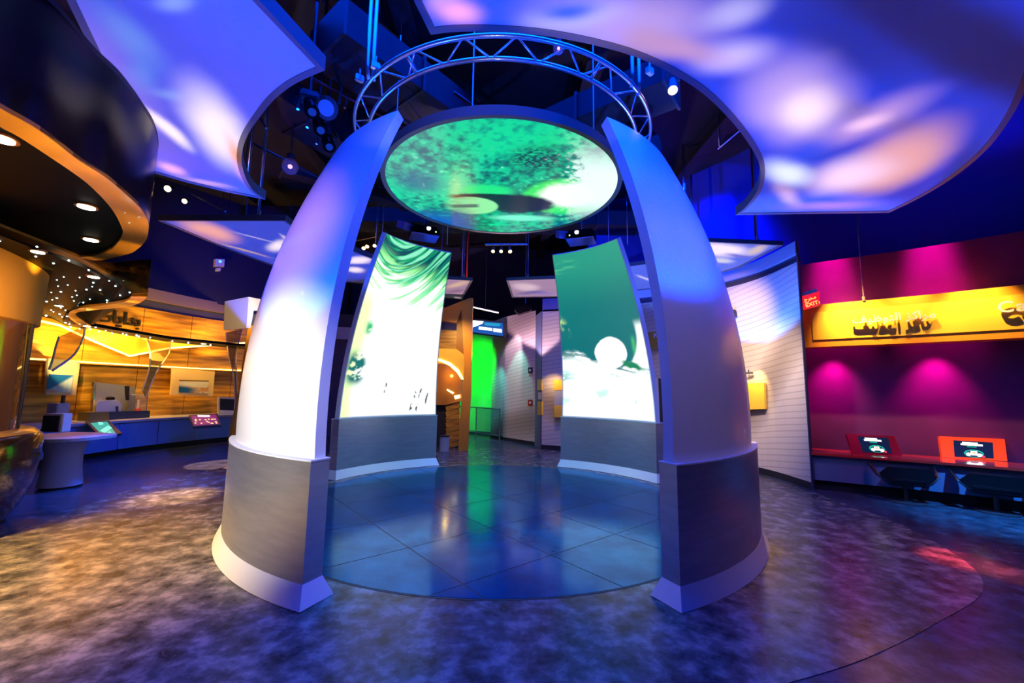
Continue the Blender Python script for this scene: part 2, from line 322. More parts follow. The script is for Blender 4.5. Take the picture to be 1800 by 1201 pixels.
def strip(bm,A,C,thick=None):
    """loft between two equal-length 3D point rows; thick = vector or list of vectors giving it a body"""
    n=len(A); a=[bm.verts.new(p) for p in A]; c=[bm.verts.new(p) for p in C]
    for i in range(n-1): bm.faces.new((a[i],a[i+1],c[i+1],c[i]))
    if thick is not None:
        T=[Vector(thick)]*n if not isinstance(thick,list) else [Vector(t) for t in thick]
        a2=[bm.verts.new(Vector(p)+t) for p,t in zip(A,T)]; c2=[bm.verts.new(Vector(p)+t) for p,t in zip(C,T)]
        for i in range(n-1):
            bm.faces.new((a2[i],c2[i],c2[i+1],a2[i+1])); bm.faces.new((a[i],a2[i],a2[i+1],a[i+1])); bm.faces.new((c[i],c[i+1],c2[i+1],c2[i]))
        bm.faces.new((a[0],c[0],c2[0],a2[0])); bm.faces.new((a[-1],a2[-1],c2[-1],c[-1]))
    return bm
def smooth_line(pts,n=8,closed=False):
    """Catmull-Rom through the points"""
    P=[Vector(p) for p in pts]; out=[]; N=len(P)
    for i in range(N if closed else N-1):
        p0=P[i-1] if (i>0 or closed) else P[0]; p1=P[i]; p2=P[(i+1)%N]; p3=P[(i+2)%N] if (i+2<N or closed) else P[-1]
        for k in range(n):
            t=k/n; out.append(.5*((2*p1)+(p2-p0)*t+(2*p0-5*p1+4*p2-p3)*t*t+(3*p1-p0-3*p2+p3)*t**3))
    if not closed: out.append(P[-1])
    return out
def wallband(name,curve,z0,z1,m,parent=None,th=.08,inward=(0,0),kind=None):
    bm=B(); n=len(curve)
    # thickness away from the camera
    ts=[]
    for x,y in curve:
        d=Vector((x-CAM.x,y-CAM.y,0)).normalized(); ts.append(d*th)
    strip(bm,[(x,y,z0) for x,y in curve],[(x,y,z1) for x,y in curve],ts)
    o=obj(name,bm,m,parent); 
    if kind: o['kind']=kind
    return o
def text_mesh(s,size,depth,name,m,parent,origin,xdir,up,center=False,spacing=1.0):
    c=bpy.data.curves.new(name,'FONT'); c.body=s; c.size=size; c.extrude=depth; c.space_character=spacing; c.resolution_u=3; c.offset=.004*size/.24
    if center: c.align_x='CENTER'
    t=bpy.data.objects.new(name,c); me=bpy.data.meshes.new_from_object(t); bpy.data.objects.remove(t); bpy.data.curves.remove(c)
    me.name=name; xd=Vector(xdir).normalized(); u=Vector(up).normalized(); nrm=xd.cross(u)
    me.transform(Matrix(((xd.x,u.x,nrm.x,origin[0]),(xd.y,u.y,nrm.y,origin[1]),(xd.z,u.z,nrm.z,origin[2]),(0,0,0,1))))
    me.materials.clear(); me.materials.append(m)
    o=bpy.data.objects.new(name,me); col.objects.link(o)
    if parent:
        o.parent=parent
        if parent.type=='EMPTY': o.matrix_parent_inverse=Matrix.Translation(-Vector(parent.location))
    return o
def dup(root,delta=(0,0,0),rz=0,pivot=None,label=None,name=None):
    """copy of a thing with its parts and sub-parts, moved by delta"""
    r=root.copy(); col.objects.link(r); r.location=Vector(root.location)+Vector(delta); r.rotation_euler.z=root.rotation_euler.z+rz
    if label: r['label']=label
    for ch in list(root.children):
        c=ch.copy(); col.objects.link(c); c.parent=r; c.matrix_parent_inverse=ch.matrix_parent_inverse.copy()
        for g in ch.children:
            d=g.copy(); col.objects.link(d); d.parent=c; d.matrix_parent_inverse=g.matrix_parent_inverse.copy()
    return r

# ------------------------------------------------------------------ the room
bm=B(); box(bm,(0,1,-.06),(26,24,.12)); floor=struct('floor',bm,M_floor)
bm=B(); box(bm,(0,1,7.35),(26,24,.1)); ceiling=struct('ceiling',bm,M_ceil)
bm=B(); box(bm,(0,10.6,3.65),(22,.2,7.3)); struct('wall_back',bm,M_wall)
bm=B(); box(bm,(-11.0,1,3.65),(.2,20,7.3)); struct('wall_left',bm,M_wall)
bm=B(); box(bm,(10.5,1,3.65),(.2,20,7.3)); struct('wall_right',bm,M_wall)
bm=B(); box(bm,(0,-9.6,3.65),(22,.2,7.3)); struct('wall_front',bm,M_black)

# mottled round inlay and the tiled disc under the arches
right=[(5.05,.9),(5.02,.4),(4.98,-.4),(4.87,-1.07),(4.44,-2.05),(3.92,-2.62),(3.08,-3.07),(2.18,-3.48),(1.37,-3.75),(.4,-4.1),(-.8,-4.6),(-2.2,-5.2),(-3.6,-5.6),(-4.8,-4.8),(-4.9,-3.4),(-4.88,-2.2),(-5.02,-1.2),(-5.25,-.4),(-5.41,.3),(-5.45,1.2),(-5.30,2.25),(-4.9,3.3),(-4.1,4.2),(-2.9,4.9),(-1.4,5.25),(0,5.35),(1.4,5.2),(2.7,4.7),(3.8,3.8),(4.6,2.7),(4.95,1.8)]
bm=B(); prism(bm,smooth_line([(x,y,0) for x,y in right],6,True),0.0005,.004); tag(obj('floor_inlay',bm,M_inlay,floor),'mottled tan and charcoal vinyl inlay')
RT=2.78
bm=B(); cyl(bm,(0,0,.002),(0,0,.006),RT+.02,n=96); tag(obj('inlay_disc',bm,mat('dark_joint',(.012,.014,.02),.5),floor),'dark joint bed under the slate tiles')
def clip(poly,R=RT,n=72):
    for k in range(n):
        a=2*PI*(k+.5)/n; nx,ny=math.cos(a),math.sin(a); c=R*math.cos(PI/n); out=[]
        for i in range(len(poly)):
            p=poly[i]; q=poly[(i+1)%len(poly)]; dp=p[0]*nx+p[1]*ny-c; dq=q[0]*nx+q[1]*ny-c
            if dp<=0: out.append(p)
            if (dp<0<dq) or (dq<0<dp):
                t=dp/(dp-dq); out.append((p[0]+(q[0]-p[0])*t,p[1]+(q[1]-p[1])*t))
        poly=out
        if len(poly)<3: return None
    return poly
T_=.98; g=.006; ang=math.radians(38); ca,sa=math.cos(ang),math.sin(ang)
for i in range(-4,4):
    for j in range(-4,4):
        x0,y0=i*T_+.2+(j%2)*.0,j*T_+.1
        sq=[(x0+g,y0+g),(x0+T_-g,y0+g),(x0+T_-g,y0+T_-g),(x0+g,y0+T_-g)]
        sq=clip([(x*ca-y*sa,x*sa+y*ca) for x,y in sq])
        if sq and len(sq)>2:
            bm=B(); prism(bm,sq,.0055,.0075+.0006*random.random()); obj('floor_tile',bm,M_tile,floor)

# ------------------------------------------------------------------ numpy pictures for the lit screens
def vnoise(x,y,seed=0):
    xi=np.floor(x).astype(int); yi=np.floor(y).astype(int); fx=x-xi; fy=y-yi; fx=fx*fx*(3-2*fx); fy=fy*fy*(3-2*fy)
    def h(a,b):
        n=(a*374761393+b*668265263+seed*974711)&0x7fffffff; n=((n^(n>>13))*1274126177)&0x7fffffff; return ((n^(n>>16))&0xffff)/65535.
    return (h(xi,yi)*(1-fx)+h(xi+1,yi)*fx)*(1-fy)+(h(xi,yi+1)*(1-fx)+h(xi+1,yi+1)*fx)*fy
def fbm(x,y,o=4,seed=0):
    s=0;a=.5
    for k in range(o): s=s+a*vnoise(x*2**k,y*2**k,seed+k*17); a*=.5
    return s/(1-.5**o)
def ss(a,b,x): t=np.clip((x-a)/(b-a),0,1); return t*t*(3-2*t)
def mix(a,b,t): return a*(1-t[...,None])+np.array(b)*t[...,None]
def lin(c): c=np.array(c)/255.; return np.where(c<=.04045,c/12.92,((c+.055)/1.055)**2.4)
def set_cols(me,C):
    a=me.color_attributes.new('Col','FLOAT_COLOR','POINT'); a.data.foreach_set('color',np.concatenate([C,np.ones((len(C),1))],1).astype(np.float32).ravel())
def grid_mesh(name,P,C,m,parent,closed_back=None):
    """P (nv,nu,3) points, C (nv,nu,3) colours"""
    nv,nu=P.shape[:2]; me=bpy.data.meshes.new(name)
    idx=np.arange(nv*nu).reshape(nv,nu); f=np.stack([idx[:-1,:-1],idx[:-1,1:],idx[1:,1:],idx[1:,:-1]],-1).reshape(-1,4)
    me.from_pydata(P.reshape(-1,3).tolist(),[],f.tolist()); me.materials.append(m); set_cols(me,C.reshape(-1,3))
    for p in me.polygons: p.use_smooth=True
    o=bpy.data.objects.new(name,me); col.objects.link(o); o.parent=parent
    if parent.type=='EMPTY': o.matrix_parent_inverse=Matrix.Translation(-Vector(parent.location))
    return o

# ------------------------------------------------------------------ four arched pylons of the rotunda
HB,ZT=1.0157,4.319
def prof(u): return 3.1454+.0372*u-.0785*u*u-.0001*u**3, .0372-.157*u
TS=.10
def edge_az(u,side):   # azimuth from the gap axis, degrees
    return 25.55+.208*u-.0291*u*u if side=='n' else 64.75-1.663*u+.266*u*u
def pylon(sx,sy,label,img=None):
    t=thing('arched_pylon',(sx*2.26,sy*2.26,0),label,'pylon','four curved pylons of the central rotunda')
    def P(r,deg,z,tan=0):
        a=math.radians(deg); return Vector((sx*(r*math.sin(a)+tan*math.cos(a)),sy*(r*math.cos(a)-tan*math.sin(a)),z))
    Ro,Ri=3.199,3.025; a0,a1=25.1,65.0; N=28
    A=[a0+(a1-a0)*i/N for i in range(N+1)]
    # skirt (flared foot)
    def ringloft(rows,m,name,smooth=False):
        bm=B(); R=[[bm.verts.new(p) for p in row] for row in rows]; n=len(R[0])
        for a,b in zip(R[:-1],R[1:]):
            for i in range(n): bm.faces.new((a[i],a[(i+1)%n],b[(i+1)%n],b[i]))
        bm.faces.new(R[0]); bm.faces.new(R[-1][::-1]); return obj(name,bm,m,t,smooth)
    def outline(ro,ri,z,s=0):
        o=[P(ro,a,z) for a in A]; i=[P(ri,a,z) for a in A[::-1]]
        o[0]=P(ro,a0,z,-s); o[-1]=P(ro,a1,z,s); i[0]=P(ri,a1,z,s); i[-1]=P(ri,a0,z,-s); return o+i
    ringloft([outline(Ro+.062,Ri-.062,.008,.06),outline(Ro+.002,Ri-.002,.151,.002)],M_skirt,'flared_skirt',.5)
    ringloft([outline(Ro,Ri,.150),outline(Ro,Ri,HB-.012)],M_steel,'metal_plinth',.5)
    ringloft([outline(Ro+.004,Ri-.004,HB-.012,.004),outline(Ro+.004,Ri-.004,HB,.004)],M_edge,'plinth_cap',.5)
    # curved shell
    NV,NU=40,24; bm=B(); outer=[];inner=[]
    for j in range(NV+1):
        u=(ZT-HB)*j/NV; r,dr=prof(u); Ln=math.hypot(1,dr); ri=r-TS/Ln; zi=TS*dr/Ln; e0,e1=edge_az(u,'n'),edge_az(u,'s')
        outer.append([bm.verts.new(P(r,e0+(e1-e0)*i/NU,HB+u)) for i in range(NU+1)])
        inner.append([bm.verts.new(P(ri,e0+(e1-e0)*i/NU,max(HB,HB+u+zi))) for i in range(NU+1)])
    for j in range(NV):
        for i in range(NU):
            bm.faces.new((outer[j][i],outer[j][i+1],outer[j+1][i+1],outer[j+1][i])); bm.faces.new((inner[j][i],inner[j+1][i],inner[j+1][i+1],inner[j][i+1]))
    obj('curved_shell',bm,M_shell,t,True)
    bm=B()
    def fr(get):
        a=[bm.verts.new(get(j)[0]) for j in range(NV+1)]; b=[bm.verts.new(get(j)[1]) for j in range(NV+1)]
        for j in range(NV): bm.faces.new((a[j],a[j+1],b[j+1],b[j]))
    def getter(side):
        def g_(j):
            u=(ZT-HB)*j/NV; r,dr=prof(u); Ln=math.hypot(1,dr); e=edge_az(u,side); return P(r,e,HB+u),P(r-TS/Ln,e,max(HB,HB+u+TS*dr/Ln))
        return g_
    fr(getter('n')); fr(getter('s'))
    u=ZT-HB; r,dr=prof(u); Ln=math.hypot(1,dr); e0,e1=edge_az(u,'n'),edge_az(u,'s')
    a=[bm.verts.new(P(r,e0+(e1-e0)*i/NU,ZT)) for i in range(NU+1)]; b=[bm.verts.new(P(r-TS/Ln,e0+(e1-e0)*i/NU,ZT+TS*dr/Ln)) for i in range(NU+1)]
    for i in range(NU): bm.faces.new((a[i],a[i+1],b[i+1],b[i]))
    obj('edge_trim',bm,M_edge,t,False)
    # inward facing picture
    if img is not None:
        nv,nu=330,150; Pp=np.zeros((nv,nu,3)); uu=np.zeros((nv,nu)); vv=np.zeros((nv,nu))
        for j in range(nv):
            f=.004+.992*j/(nv-1); u=(ZT-HB)*f; r,dr=prof(u); Ln=math.hypot(1,dr); e0,e1=edge_az(u,'n')+.35,edge_az(u,'s')-.35
            for i in range(nu):
                s=i/(nu-1); Pp[j,i]=P(r-(TS+.006)/Ln,e0+(e1-e0)*s,HB+u+(TS+.006)*dr/Ln+.004)
            uu[j]=np.linspace(0,1,nu); vv[j]=f
        if sx<0: uu=1-uu          # 0 = left as seen from inside
        o=grid_mesh('projection_screen',Pp,img(uu,vv),attr_mat('projected_picture_'+('left' if sx<0 else 'right'),.63),t)
    return t
def img_left(u,v):
    # wind-blown teal strands at the top and left, bleached white towards the middle
    n=fbm(u*2.2+3,v*2.2,3,5)-.5
    w=v*1.0+.16*np.sin(u*3.2+.4)-.12*u+n*.07
    st=fbm(w*42+u*1.2,u*1.8,4,11); st2=fbm(w*95,u*3,3,23)
    s=np.clip(.5*st+.5*st2,0,1); s=ss(.40,.66,s)
    dark=lin((0,78,96)); green=lin((20,190,120)); mint=lin((150,255,210)); white=np.array([1.6,1.75,1.7])
    C=np.ones(u.shape+(3,))*dark; C=mix(C,green,ss(.1,.6,s)); C=mix(C,mint,ss(.6,1.,s))
    top=v+.13*(1-u)*0-.10*np.abs(u-.35)+.10*u*u
    m=1-ss(.62,.88,top+.16*(s-.5))
    C=mix(C,lin((150,255,150))*1.2,ss(.0,.35,m)); C=mix(C,white,ss(.2,.8,m))
    # left flank: yellow-green haze and teal feathers
    haze=ss(.22,.05,u+.03*np.sin(v*9))*ss(.85,.6,v)
    C=mix(C,lin((215,255,120))*1.2,haze*.75)
    f=ss(.16,.02,np.abs(u-.08-.02*np.sin(v*7)))*(ss(.13,.02,np.abs(v-.27)))
    ft=fbm(u*4+v*20,v*26-u*14,4,31); C=mix(C,lin((0,120,115)),np.clip(f*1.6*ss(.3,.5,ft),0,1))
    f=ss(.07,.01,np.abs(u-.16))*ss(.06,.01,np.abs(v-.5)); C=mix(C,lin((60,200,130)),np.clip(f*ss(.35,.6,ft),0,1))
    # faint marks in the white
    g_=.6*ss(.66,.80,fbm(u*9+v*3,v*14,4,41))*ss(.25,.45,u)*ss(.62,.5,np.abs(v-.45)+.3); C=mix(C,lin((190,240,225)),g_*.8)
    for cx,cy,l in ((.77,.10,.085),(.83,.13,.05),(.45,.16,.06),(.90,.10,.05),(.74,.05,.04),(.80,.045,.03)):
        dx=u-cx-(v-cy)*.35; k=ss(.016,.004,np.abs(dx))*ss(l,l*.6,np.abs(v-cy))*ss(.35,.6,fbm(u*60,v*70,2,53)); C=mix(C,lin((60,60,75)),k)
    return np.minimum(C*1.5,1.62)
def img_right(u,v):
    n=fbm(u*6,v*9,4,3)
    C=np.ones(u.shape+(3,))*lin((8,124,126)); C=mix(C,lin((40,168,140)),ss(.62,1.,v)*.9); C=mix(C,lin((0,118,124)),ss(.6,.42,v)*.8)
    w=ss(.05,.0,np.abs(v-.93+.12*(u-.2)**2*4))*ss(.40,.15,u)*ss(.45,.7,fbm(u*5,v*90,3,9)); C=mix(C,lin((90,210,150)),w*.8)
    w=ss(.06,.0,np.abs(v-.60+u*.5))*ss(.14,.0,u)*ss(.4,.65,fbm(u*30,v*40,3,19)); C=mix(C,lin((190,240,150)),w)
    white=np.array([1.6,1.75,1.7])
    surf=.415-.16*u+.04*np.sin(u*8)+.05*(fbm(u*9,v*30,4,13)-.5)+ss(.35,.5,u)*.05
    m=ss(.0,.03,surf-v); streak=ss(.35,.6,fbm(u*7+v*4,v*60+u*8,4,21)); m1=m*(1-(1-streak)*ss(.12,.03,surf-v)*.9)
    C=mix(C,white,np.clip(m1,0,1))
    d=np.hypot((u-.57)/.19,(v-.395)/.095)+.10*(fbm(u*12,v*24,3,7)-.5); C=mix(C,white,ss(1.03,.94,d))
    dx=ss(.0,.05,u-(.90-.00*v)+.7*(v-.50)**2*6)*ss(.58,.50,v); C=mix(C,white,np.clip(dx,0,1)*ss(.30,.36,v))
    gm=ss(.30,.1,np.hypot((u-.80)/.55,(v-.315+(u-.8)*.20)/.115))*ss(.36,.52,fbm(u*18,v*28,4,29)); C=mix(C,lin((0,140,90)),np.clip(gm*1.2,0,1))
    gm=ss(.04,.0,np.abs(u-.86))*ss(.07,.02,np.abs(v-.43)); C=mix(C,lin((80,220,120)),gm*.7)
    tl=ss(.30,.0,u)*ss(.10,.0,np.abs(v-.25))*ss(.42,.62,fbm(u*8,v*60,4,37)); C=mix(C,lin((40,180,170)),tl*.8)
    k=ss(.62,.75,fbm(u*10,v*20,3,43))*ss(.25,.15,v); C=mix(C,lin((185,240,225)),k*.8)
    return np.minimum(C*1.5,1.62)
pylon(-1,-1,'front left pylon, white curved shell brightly lit on its outer face')
pylon(1,-1,'front right pylon, lavender grey curved shell in half shade')
pylon(-1,1,'rear left pylon showing bleached white and green wave picture',img_left)
pylon(1,1,'rear right pylon showing teal picture with white round shape',img_right)

# ------------------------------------------------------------------ hanging disc screen
DZ,DR,DC=4.60,1.755,(-.01,.02)
disc=thing('ceiling_disc_screen',(DC[0],DC[1],DZ),'round hanging ceiling screen glowing with mottled green picture','screen')
bm=B(); n=96
ro,ri=DR+.03,DR-.035
rows=[[(DC[0]+r*math.cos(2*PI*k/n),DC[1]+r*math.sin(2*PI*k/n),z) for k in range(n)] for r,z in ((ri,DZ+.002),(ri,DZ-.01),(ro,DZ-.012),(ro,DZ+.11),(ri,DZ+.11))]
R=[[bm.verts.new(p) for p in row] for row in rows]
for a,b in zip(R,R[1:]+R[:1]):
    for i in range(n): bm.faces.new((a[i],a[(i+1)%n],b[(i+1)%n],b[i]))
obj('disc_rim',bm,M_rim,disc,.6)
bm=B(); cyl(bm,(DC[0],DC[1],DZ+.03),(DC[0],DC[1],DZ+.09),ri+.002,n=96); obj('disc_backing',bm,M_black,disc); bm=None
nr,na=110,360
rr=np.linspace(0.001,ri,nr)[:,None]*np.ones((1,na+1)); aa=np.ones((nr,1))*np.linspace(0,2*PI,na+1)[None]
X=rr*np.cos(aa); Y=rr*np.sin(aa); x=X/ri; y=Y/ri     # x right, y away from the camera
sp=fbm(X*14+50,Y*14+50,3,3); spf=fbm(X*34+50,Y*34+50,2,71); big=fbm(X*1.5+9,Y*1.5+9,4,8)
C=np.ones(X.shape+(3,))*lin((0,95,105))
gr=ss(.36,.72,big*.5+.5*sp+.10*ss(.5,.1,y)); C=mix(C,lin((0,225,165)),gr*.9)
C=mix(C,lin((10,225,150)),ss(1.0,.2,np.hypot((x-.1)/.8,(y+.75)/.35))*.7*ss(.3,.55,sp))
dk=ss(.9,.2,np.hypot((x-.28)/.38,(y+.52)/.28))*ss(.40,.6,spf*.6+sp*.4); C=mix(C,lin((0,70,85)),np.clip(dk*1.2,0,1))
C=mix(C,lin((0,70,130)),ss(1,.2,np.hypot((x+.72)/.32,(y+.1)/.30))*.8)
wp=ss(1.1,.65,np.hypot((x-.60)/.30,(y-.08)/.26)+.25*(sp-.5)); C=mix(C,lin((60,240,110)),ss(1.3,1.,np.hypot((x-.58)/.34,(y-.12)/.30)))
C=mix(C,np.array([1.02,1.1,1.02]),wp)
wr=ss(.25,.7,ss(.42,.85,x-.10*y)*1.1+.7*(sp-.5)+.7*(spf-.5)); C=mix(C,np.array([.95,1.1,1.08]),wr*ss(.85,.2,np.abs(y+.1))*.95)
gg=ss(1.1,.5,np.hypot((x+.13)/.28,(y-.02)/.13)+.3*(sp-.5)); C=mix(C,lin((30,235,140)),gg)
bd=np.maximum(ss(1.1,.8,np.hypot((x-.16)/.36,(y-.28)/.20)+.15*(sp-.5)),ss(1.1,.7,np.hypot((x+.12)/.42,(y-.15)/.08)+.15*(sp-.5))); C=mix(C,lin((0,32,60)),bd)
cr=ss(1.06,.94,np.hypot((x+.30)/.26,(y-.34)/.19)); cut=ss(.05,.02,np.abs(y-.345+ (x+.35)*.1))*ss(.16,.1,np.abs(x+.36)); C=mix(C,lin((150,240,170)),cr*ss(-.7,-.15,x)); C=mix(C,lin((40,110,110)),cut*cr)
wh=ss(1.2,.4,np.hypot((x-.20)/.36,(y-.60)/.09)+.3*(sp-.5)); C=mix(C,lin((120,255,215)),wh)
bl=ss(-.2,-.5,x)*ss(.35,.7,y); C=mix(C,lin((0,90,190)),bl*.8)
Pd=np.stack([X+DC[0],Y+DC[1],np.full_like(X,DZ)],-1)
grid_mesh('lit_screen_face',Pd,C,attr_mat('green_disc_picture',1.0,.03,.18),disc)
bm=B()
for k in range(6):
    a=2*PI*k/6+.3; p=(DC[0]+1.6*math.cos(a),DC[1]+1.6*math.sin(a)); bm=B(); cyl(bm,(p[0],p[1],DZ+.11),(p[0],p[1],7.3),.008,n=6); obj('suspension_cable',bm,M_alu,disc)

# ------------------------------------------------------------------ circular lighting truss
truss=thing('ring_truss',(0,0,5.1),'round aluminium lighting truss hanging above the green disc','truss')
def ring(r,z,n=72,cx=0,cy=0): return [(cx+r*math.cos(2*PI*k/n),cy+r*math.sin(2*PI*k/n),z) for k in range(n)]
for r,z in ((2.16,5.19),(1.97,5.09)):
    bm=B(); tube(bm,ring(r,z,96),.026,10,True); obj('chord_tube',bm,M_alu,truss,True)
K=24
for k in range(K):
    a0=2*PI*k/K+.06; a1=a0+PI/K; a2=a0+2*PI/K
    bm=B(); f=lambda r,a,z:(r*math.cos(a),r*math.sin(a),z)
    tube(bm,[f(2.16,a0,5.19),f(1.97,a1,5.09),f(2.16,a2,5.19)],.011,6); obj('zigzag_brace',bm,M_alu,truss,True)
for a in (30,100,165,240,300,345):
    a=math.radians(a); bm=B(); tube(bm,[(2.17*math.cos(a),2.17*math.sin(a),5.20),(1.96*math.cos(a),1.96*math.sin(a),5.08)],.022,8); obj('coupling_sleeve',bm,M_alu,truss,True)
for px,py,px2,py2 in ((655,135,659,0),(645,132,648,60),(1112,145,1114,95),(1124,160,1126,95)):
    p=az(px,py,5.2); q=Vector((p.x,p.y,7.3)); bm=B(); tube(bm,[p+(Vector((0,0,0))-p).normalized()*.05,p+V(0,0,.12),q],.022,8); obj('hanger_pole',bm,M_alu,truss,True)

# ------------------------------------------------------------------ sky canopies
def canopy(label,pts,rim=.07,n_cables=((0,0),),zc=ZC,frame=.035):
    c=Vector((sum(p[0] for p in pts)/len(pts),sum(p[1] for p in pts)/len(pts),zc))
    t=thing('ceiling_canopy',c,label,'canopy','cloud-lit fabric canopies hanging round the rotunda')
    bm=B(); prism(bm,pts,zc,zc+.03); obj('stretched_fabric',bm,M_fabric,t)
    bm=B(); n=len(pts)
    # rim frame running round the sheet
    area_=sum(pts[i][0]*pts[(i+1)%n][1]-pts[(i+1)%n][0]*pts[i][1] for i in range(n)); sg=1 if area_>0 else -1
    def off(d):
        out=[]
        for i in range(n):
            a=Vector(pts[i-1][:2]);b=Vector(pts[i][:2]);c_=Vector(pts[(i+1)%n][:2]); e1=(b-a).normalized(); e2=(c_-b).normalized()
            n1=Vector((e1.y,-e1.x))*sg; n2=Vector((e2.y,-e2.x))*sg; m=(n1+n2); m=m/max(.35,m.length_squared)*2 if m.length>0 else n1
            out.append(b+m*d)
        return out
    i_=off(-.012); o_=off(frame)
    rows=[[(p.x,p.y,z) for p in q] for q,z in ((i_,zc-.006),(o_,zc-.012),(o_,zc+rim),(i_,zc+rim))]
    R=[[bm.verts.new(p) for p in r] for r in rows]
    for a,b in zip(R,R[1:]+R[:1]):
        for i in range(n): bm.faces.new((a[i],a[(i+1)%n],b[(i+1)%n],b[i]))
    obj('canopy_rim',bm,M_rim,t,.6)
    for cx,cy in n_cables:
        bm=B(); cyl(bm,(cx,cy,zc+rim),(cx,cy,7.3),.009,n=6); obj('hanger_rod',bm,M_alu,t)
        bm=B(); cyl(bm,(cx,cy,zc+rim-.01),(cx,cy,zc+rim+.07),.022,n=8); obj('rod_clamp',bm,M_alu,t)
    return t
def P2(l,z=ZC): return [tuple(az(x,y,z).xy) for x,y in l]
arcL=smooth_line([(*az(x,y,ZC).xy,0) for x,y in [(560,118),(530,131),(500,148),(472,172),(450,200),(430,230),(420,258),(419,285),(427,312),(440,333),(457,346)]],4)
ptsL=[(p.x,p.y) for p in arcL]+P2([(400,335),(330,318),(268,300),(262,262),(240,215),(205,170),(175,95),(120,-20),(85,-120),(330,-150),(400,-30),(440,-8)])
canopy('large left canopy beside the dark soffit with blue cloud light',ptsL,.11,[(-2.6,-3.2),(-3.4,-.95)])
arcR=smooth_line([(*az(x,y,ZC).xy,0) for x,y in [(762,50),(800,46),(870,46),(940,51),(1000,60),(1060,73),(1120,91),(1180,118),(1240,156),(1290,205),(1325,252),(1342,290),(1338,330),(1318,360),(1300,375)]],4)
outR=smooth_line([(*az(x,y,ZC).xy,0) for x,y in [(1562,371),(1620,342),(1680,303),(1730,258),(1765,210),(1790,160),(1815,90),(1840,-10)]],4)
ptsR=[(p.x,p.y) for p in arcR]+[(p.x,p.y) for p in outR]+P2([(1700,-160),(1200,-170),(720,-60),(738,0)])
canopy('large right canopy with pink and blue cloud light, nearest the viewer',ptsR,.11,[(1.2,-4.2),(4.6,-1.2),(3.6,-.75)])
canopy('mid-distance left canopy with pointed end above the beige bulkhead',P2([(285,388),(500,388),(520,402),(655,455),(665,500),(560,492),(490,470),(390,432)]),.08,[tuple(az(455,388,ZC).xy),tuple(az(430,400,ZC).xy)])
canopy('small canopy behind the rear left pylon near the red pipe',P2([(740,488),(828,493),(810,525),(745,520)]),.06,[tuple(az(815,492,ZC).xy),tuple(az(775,490,ZC).xy)])
canopy('small canopy left of the rear right pylon under the track lights',P2([(893,493),(1000,489),(1010,521),(902,522)]),.06,[tuple(az(928,492,ZC).xy)])
canopy('pointed canopy right of the front right pylon above the beige wall',P2([(1090,470),(1150,462),(1240,425),(1371,431),(1300,468),(1200,500),(1100,512)]),.06,[tuple(az(1332,429,ZC).xy)])

# ================================================================== curved partition walls round the hall
def sm(c,n=5): return [(p.x,p.y) for p in smooth_line([(x,y,0) for x,y in c],n)]
def offc(c,d):
    """plan curve moved d metres towards the hall centre side"""
    out=[]
    for i,(x,y) in enumerate(c):
        a=Vector(c[max(0,i-1)]); b=Vector(c[min(len(c)-1,i+1)]); e=(b-a).normalized(); n=Vector((e.y,-e.x))
        if n.dot(Vector((0,-1.0))-Vector((x,y)))<0: n=-n
        out.append((x+n.x*d,y+n.y*d))
    return out
def cut(c,px0,px1,off=0):
    """the stretch of curve c seen between two pixel columns (at the horizon)"""
    out=[]; 
    for k in range(13):
        p=aw(px0+(px1-px0)*k/12,690,c,off); out.append((p.x,p.y))
    return out
def quad_on(name,pts,curve,off,th,m,parent,bev=0):
    P=[aw(x,y,curve,off) for x,y in pts]; n=(P[1]-P[0]).cross(P[-1]-P[0]).normalized()
    c=sum(P,Vector())/len(P)
    if n.dot(CAM-c)<0: n=-n
    bm=B(); slab(bm,P,-n*th)
    return obj(name,bm,m,parent)
# --- left: wood veneer wall
LW=sm([(-9.9,-2.5),(-9.9,1),(-9.6,2.8),(-9.3,4.6),(-8.6,6.6),(-7.3,8.3),(-5.5,9.4)])
def panelled(curve,z0,z1,m,name,parent,seg,gap=.012,th=.05):
    """a wall band split into separate panels with open joints"""
    L=[0]
    for a,b in zip(curve[:-1],curve[1:]): L.append(L[-1]+math.dist(a,b))
    def at(s):
        s=min(max(s,0),L[-1])
        for i in range(len(L)-1):
            if s<=L[i+1]+1e-9:
                t=(s-L[i])/max(1e-9,L[i+1]-L[i]); return (curve[i][0]+(curve[i+1][0]-curve[i][0])*t,curve[i][1]+(curve[i+1][1]-curve[i][1])*t)
    k=max(1,round(L[-1]/seg)); s=L[-1]/k
    for i in range(k): wallband(name,[at(i*s+gap/2+(s-gap)*j/4) for j in range(5)],z0,z1,m,parent,th)
lw=wallband('wall_left_curved',offc(LW,-.10),0,3.52,M_black,None,.1,kind='structure')
panelled(LW,.0,1.98,M_walnut,'veneer_panel',lw,1.25); panelled(LW,2.0,3.52,M_walnut,'veneer_panel',lw,1.25)
wallband('trim_left_blue',offc(LW,-.05),3.52,3.76,M_wall,None,.1,kind='structure')
wallband('trim_left_upper',offc(LW,.05),3.76,4.06,mat('mauve_trim',(.22,.16,.18),.6),None,.1,kind='structure')
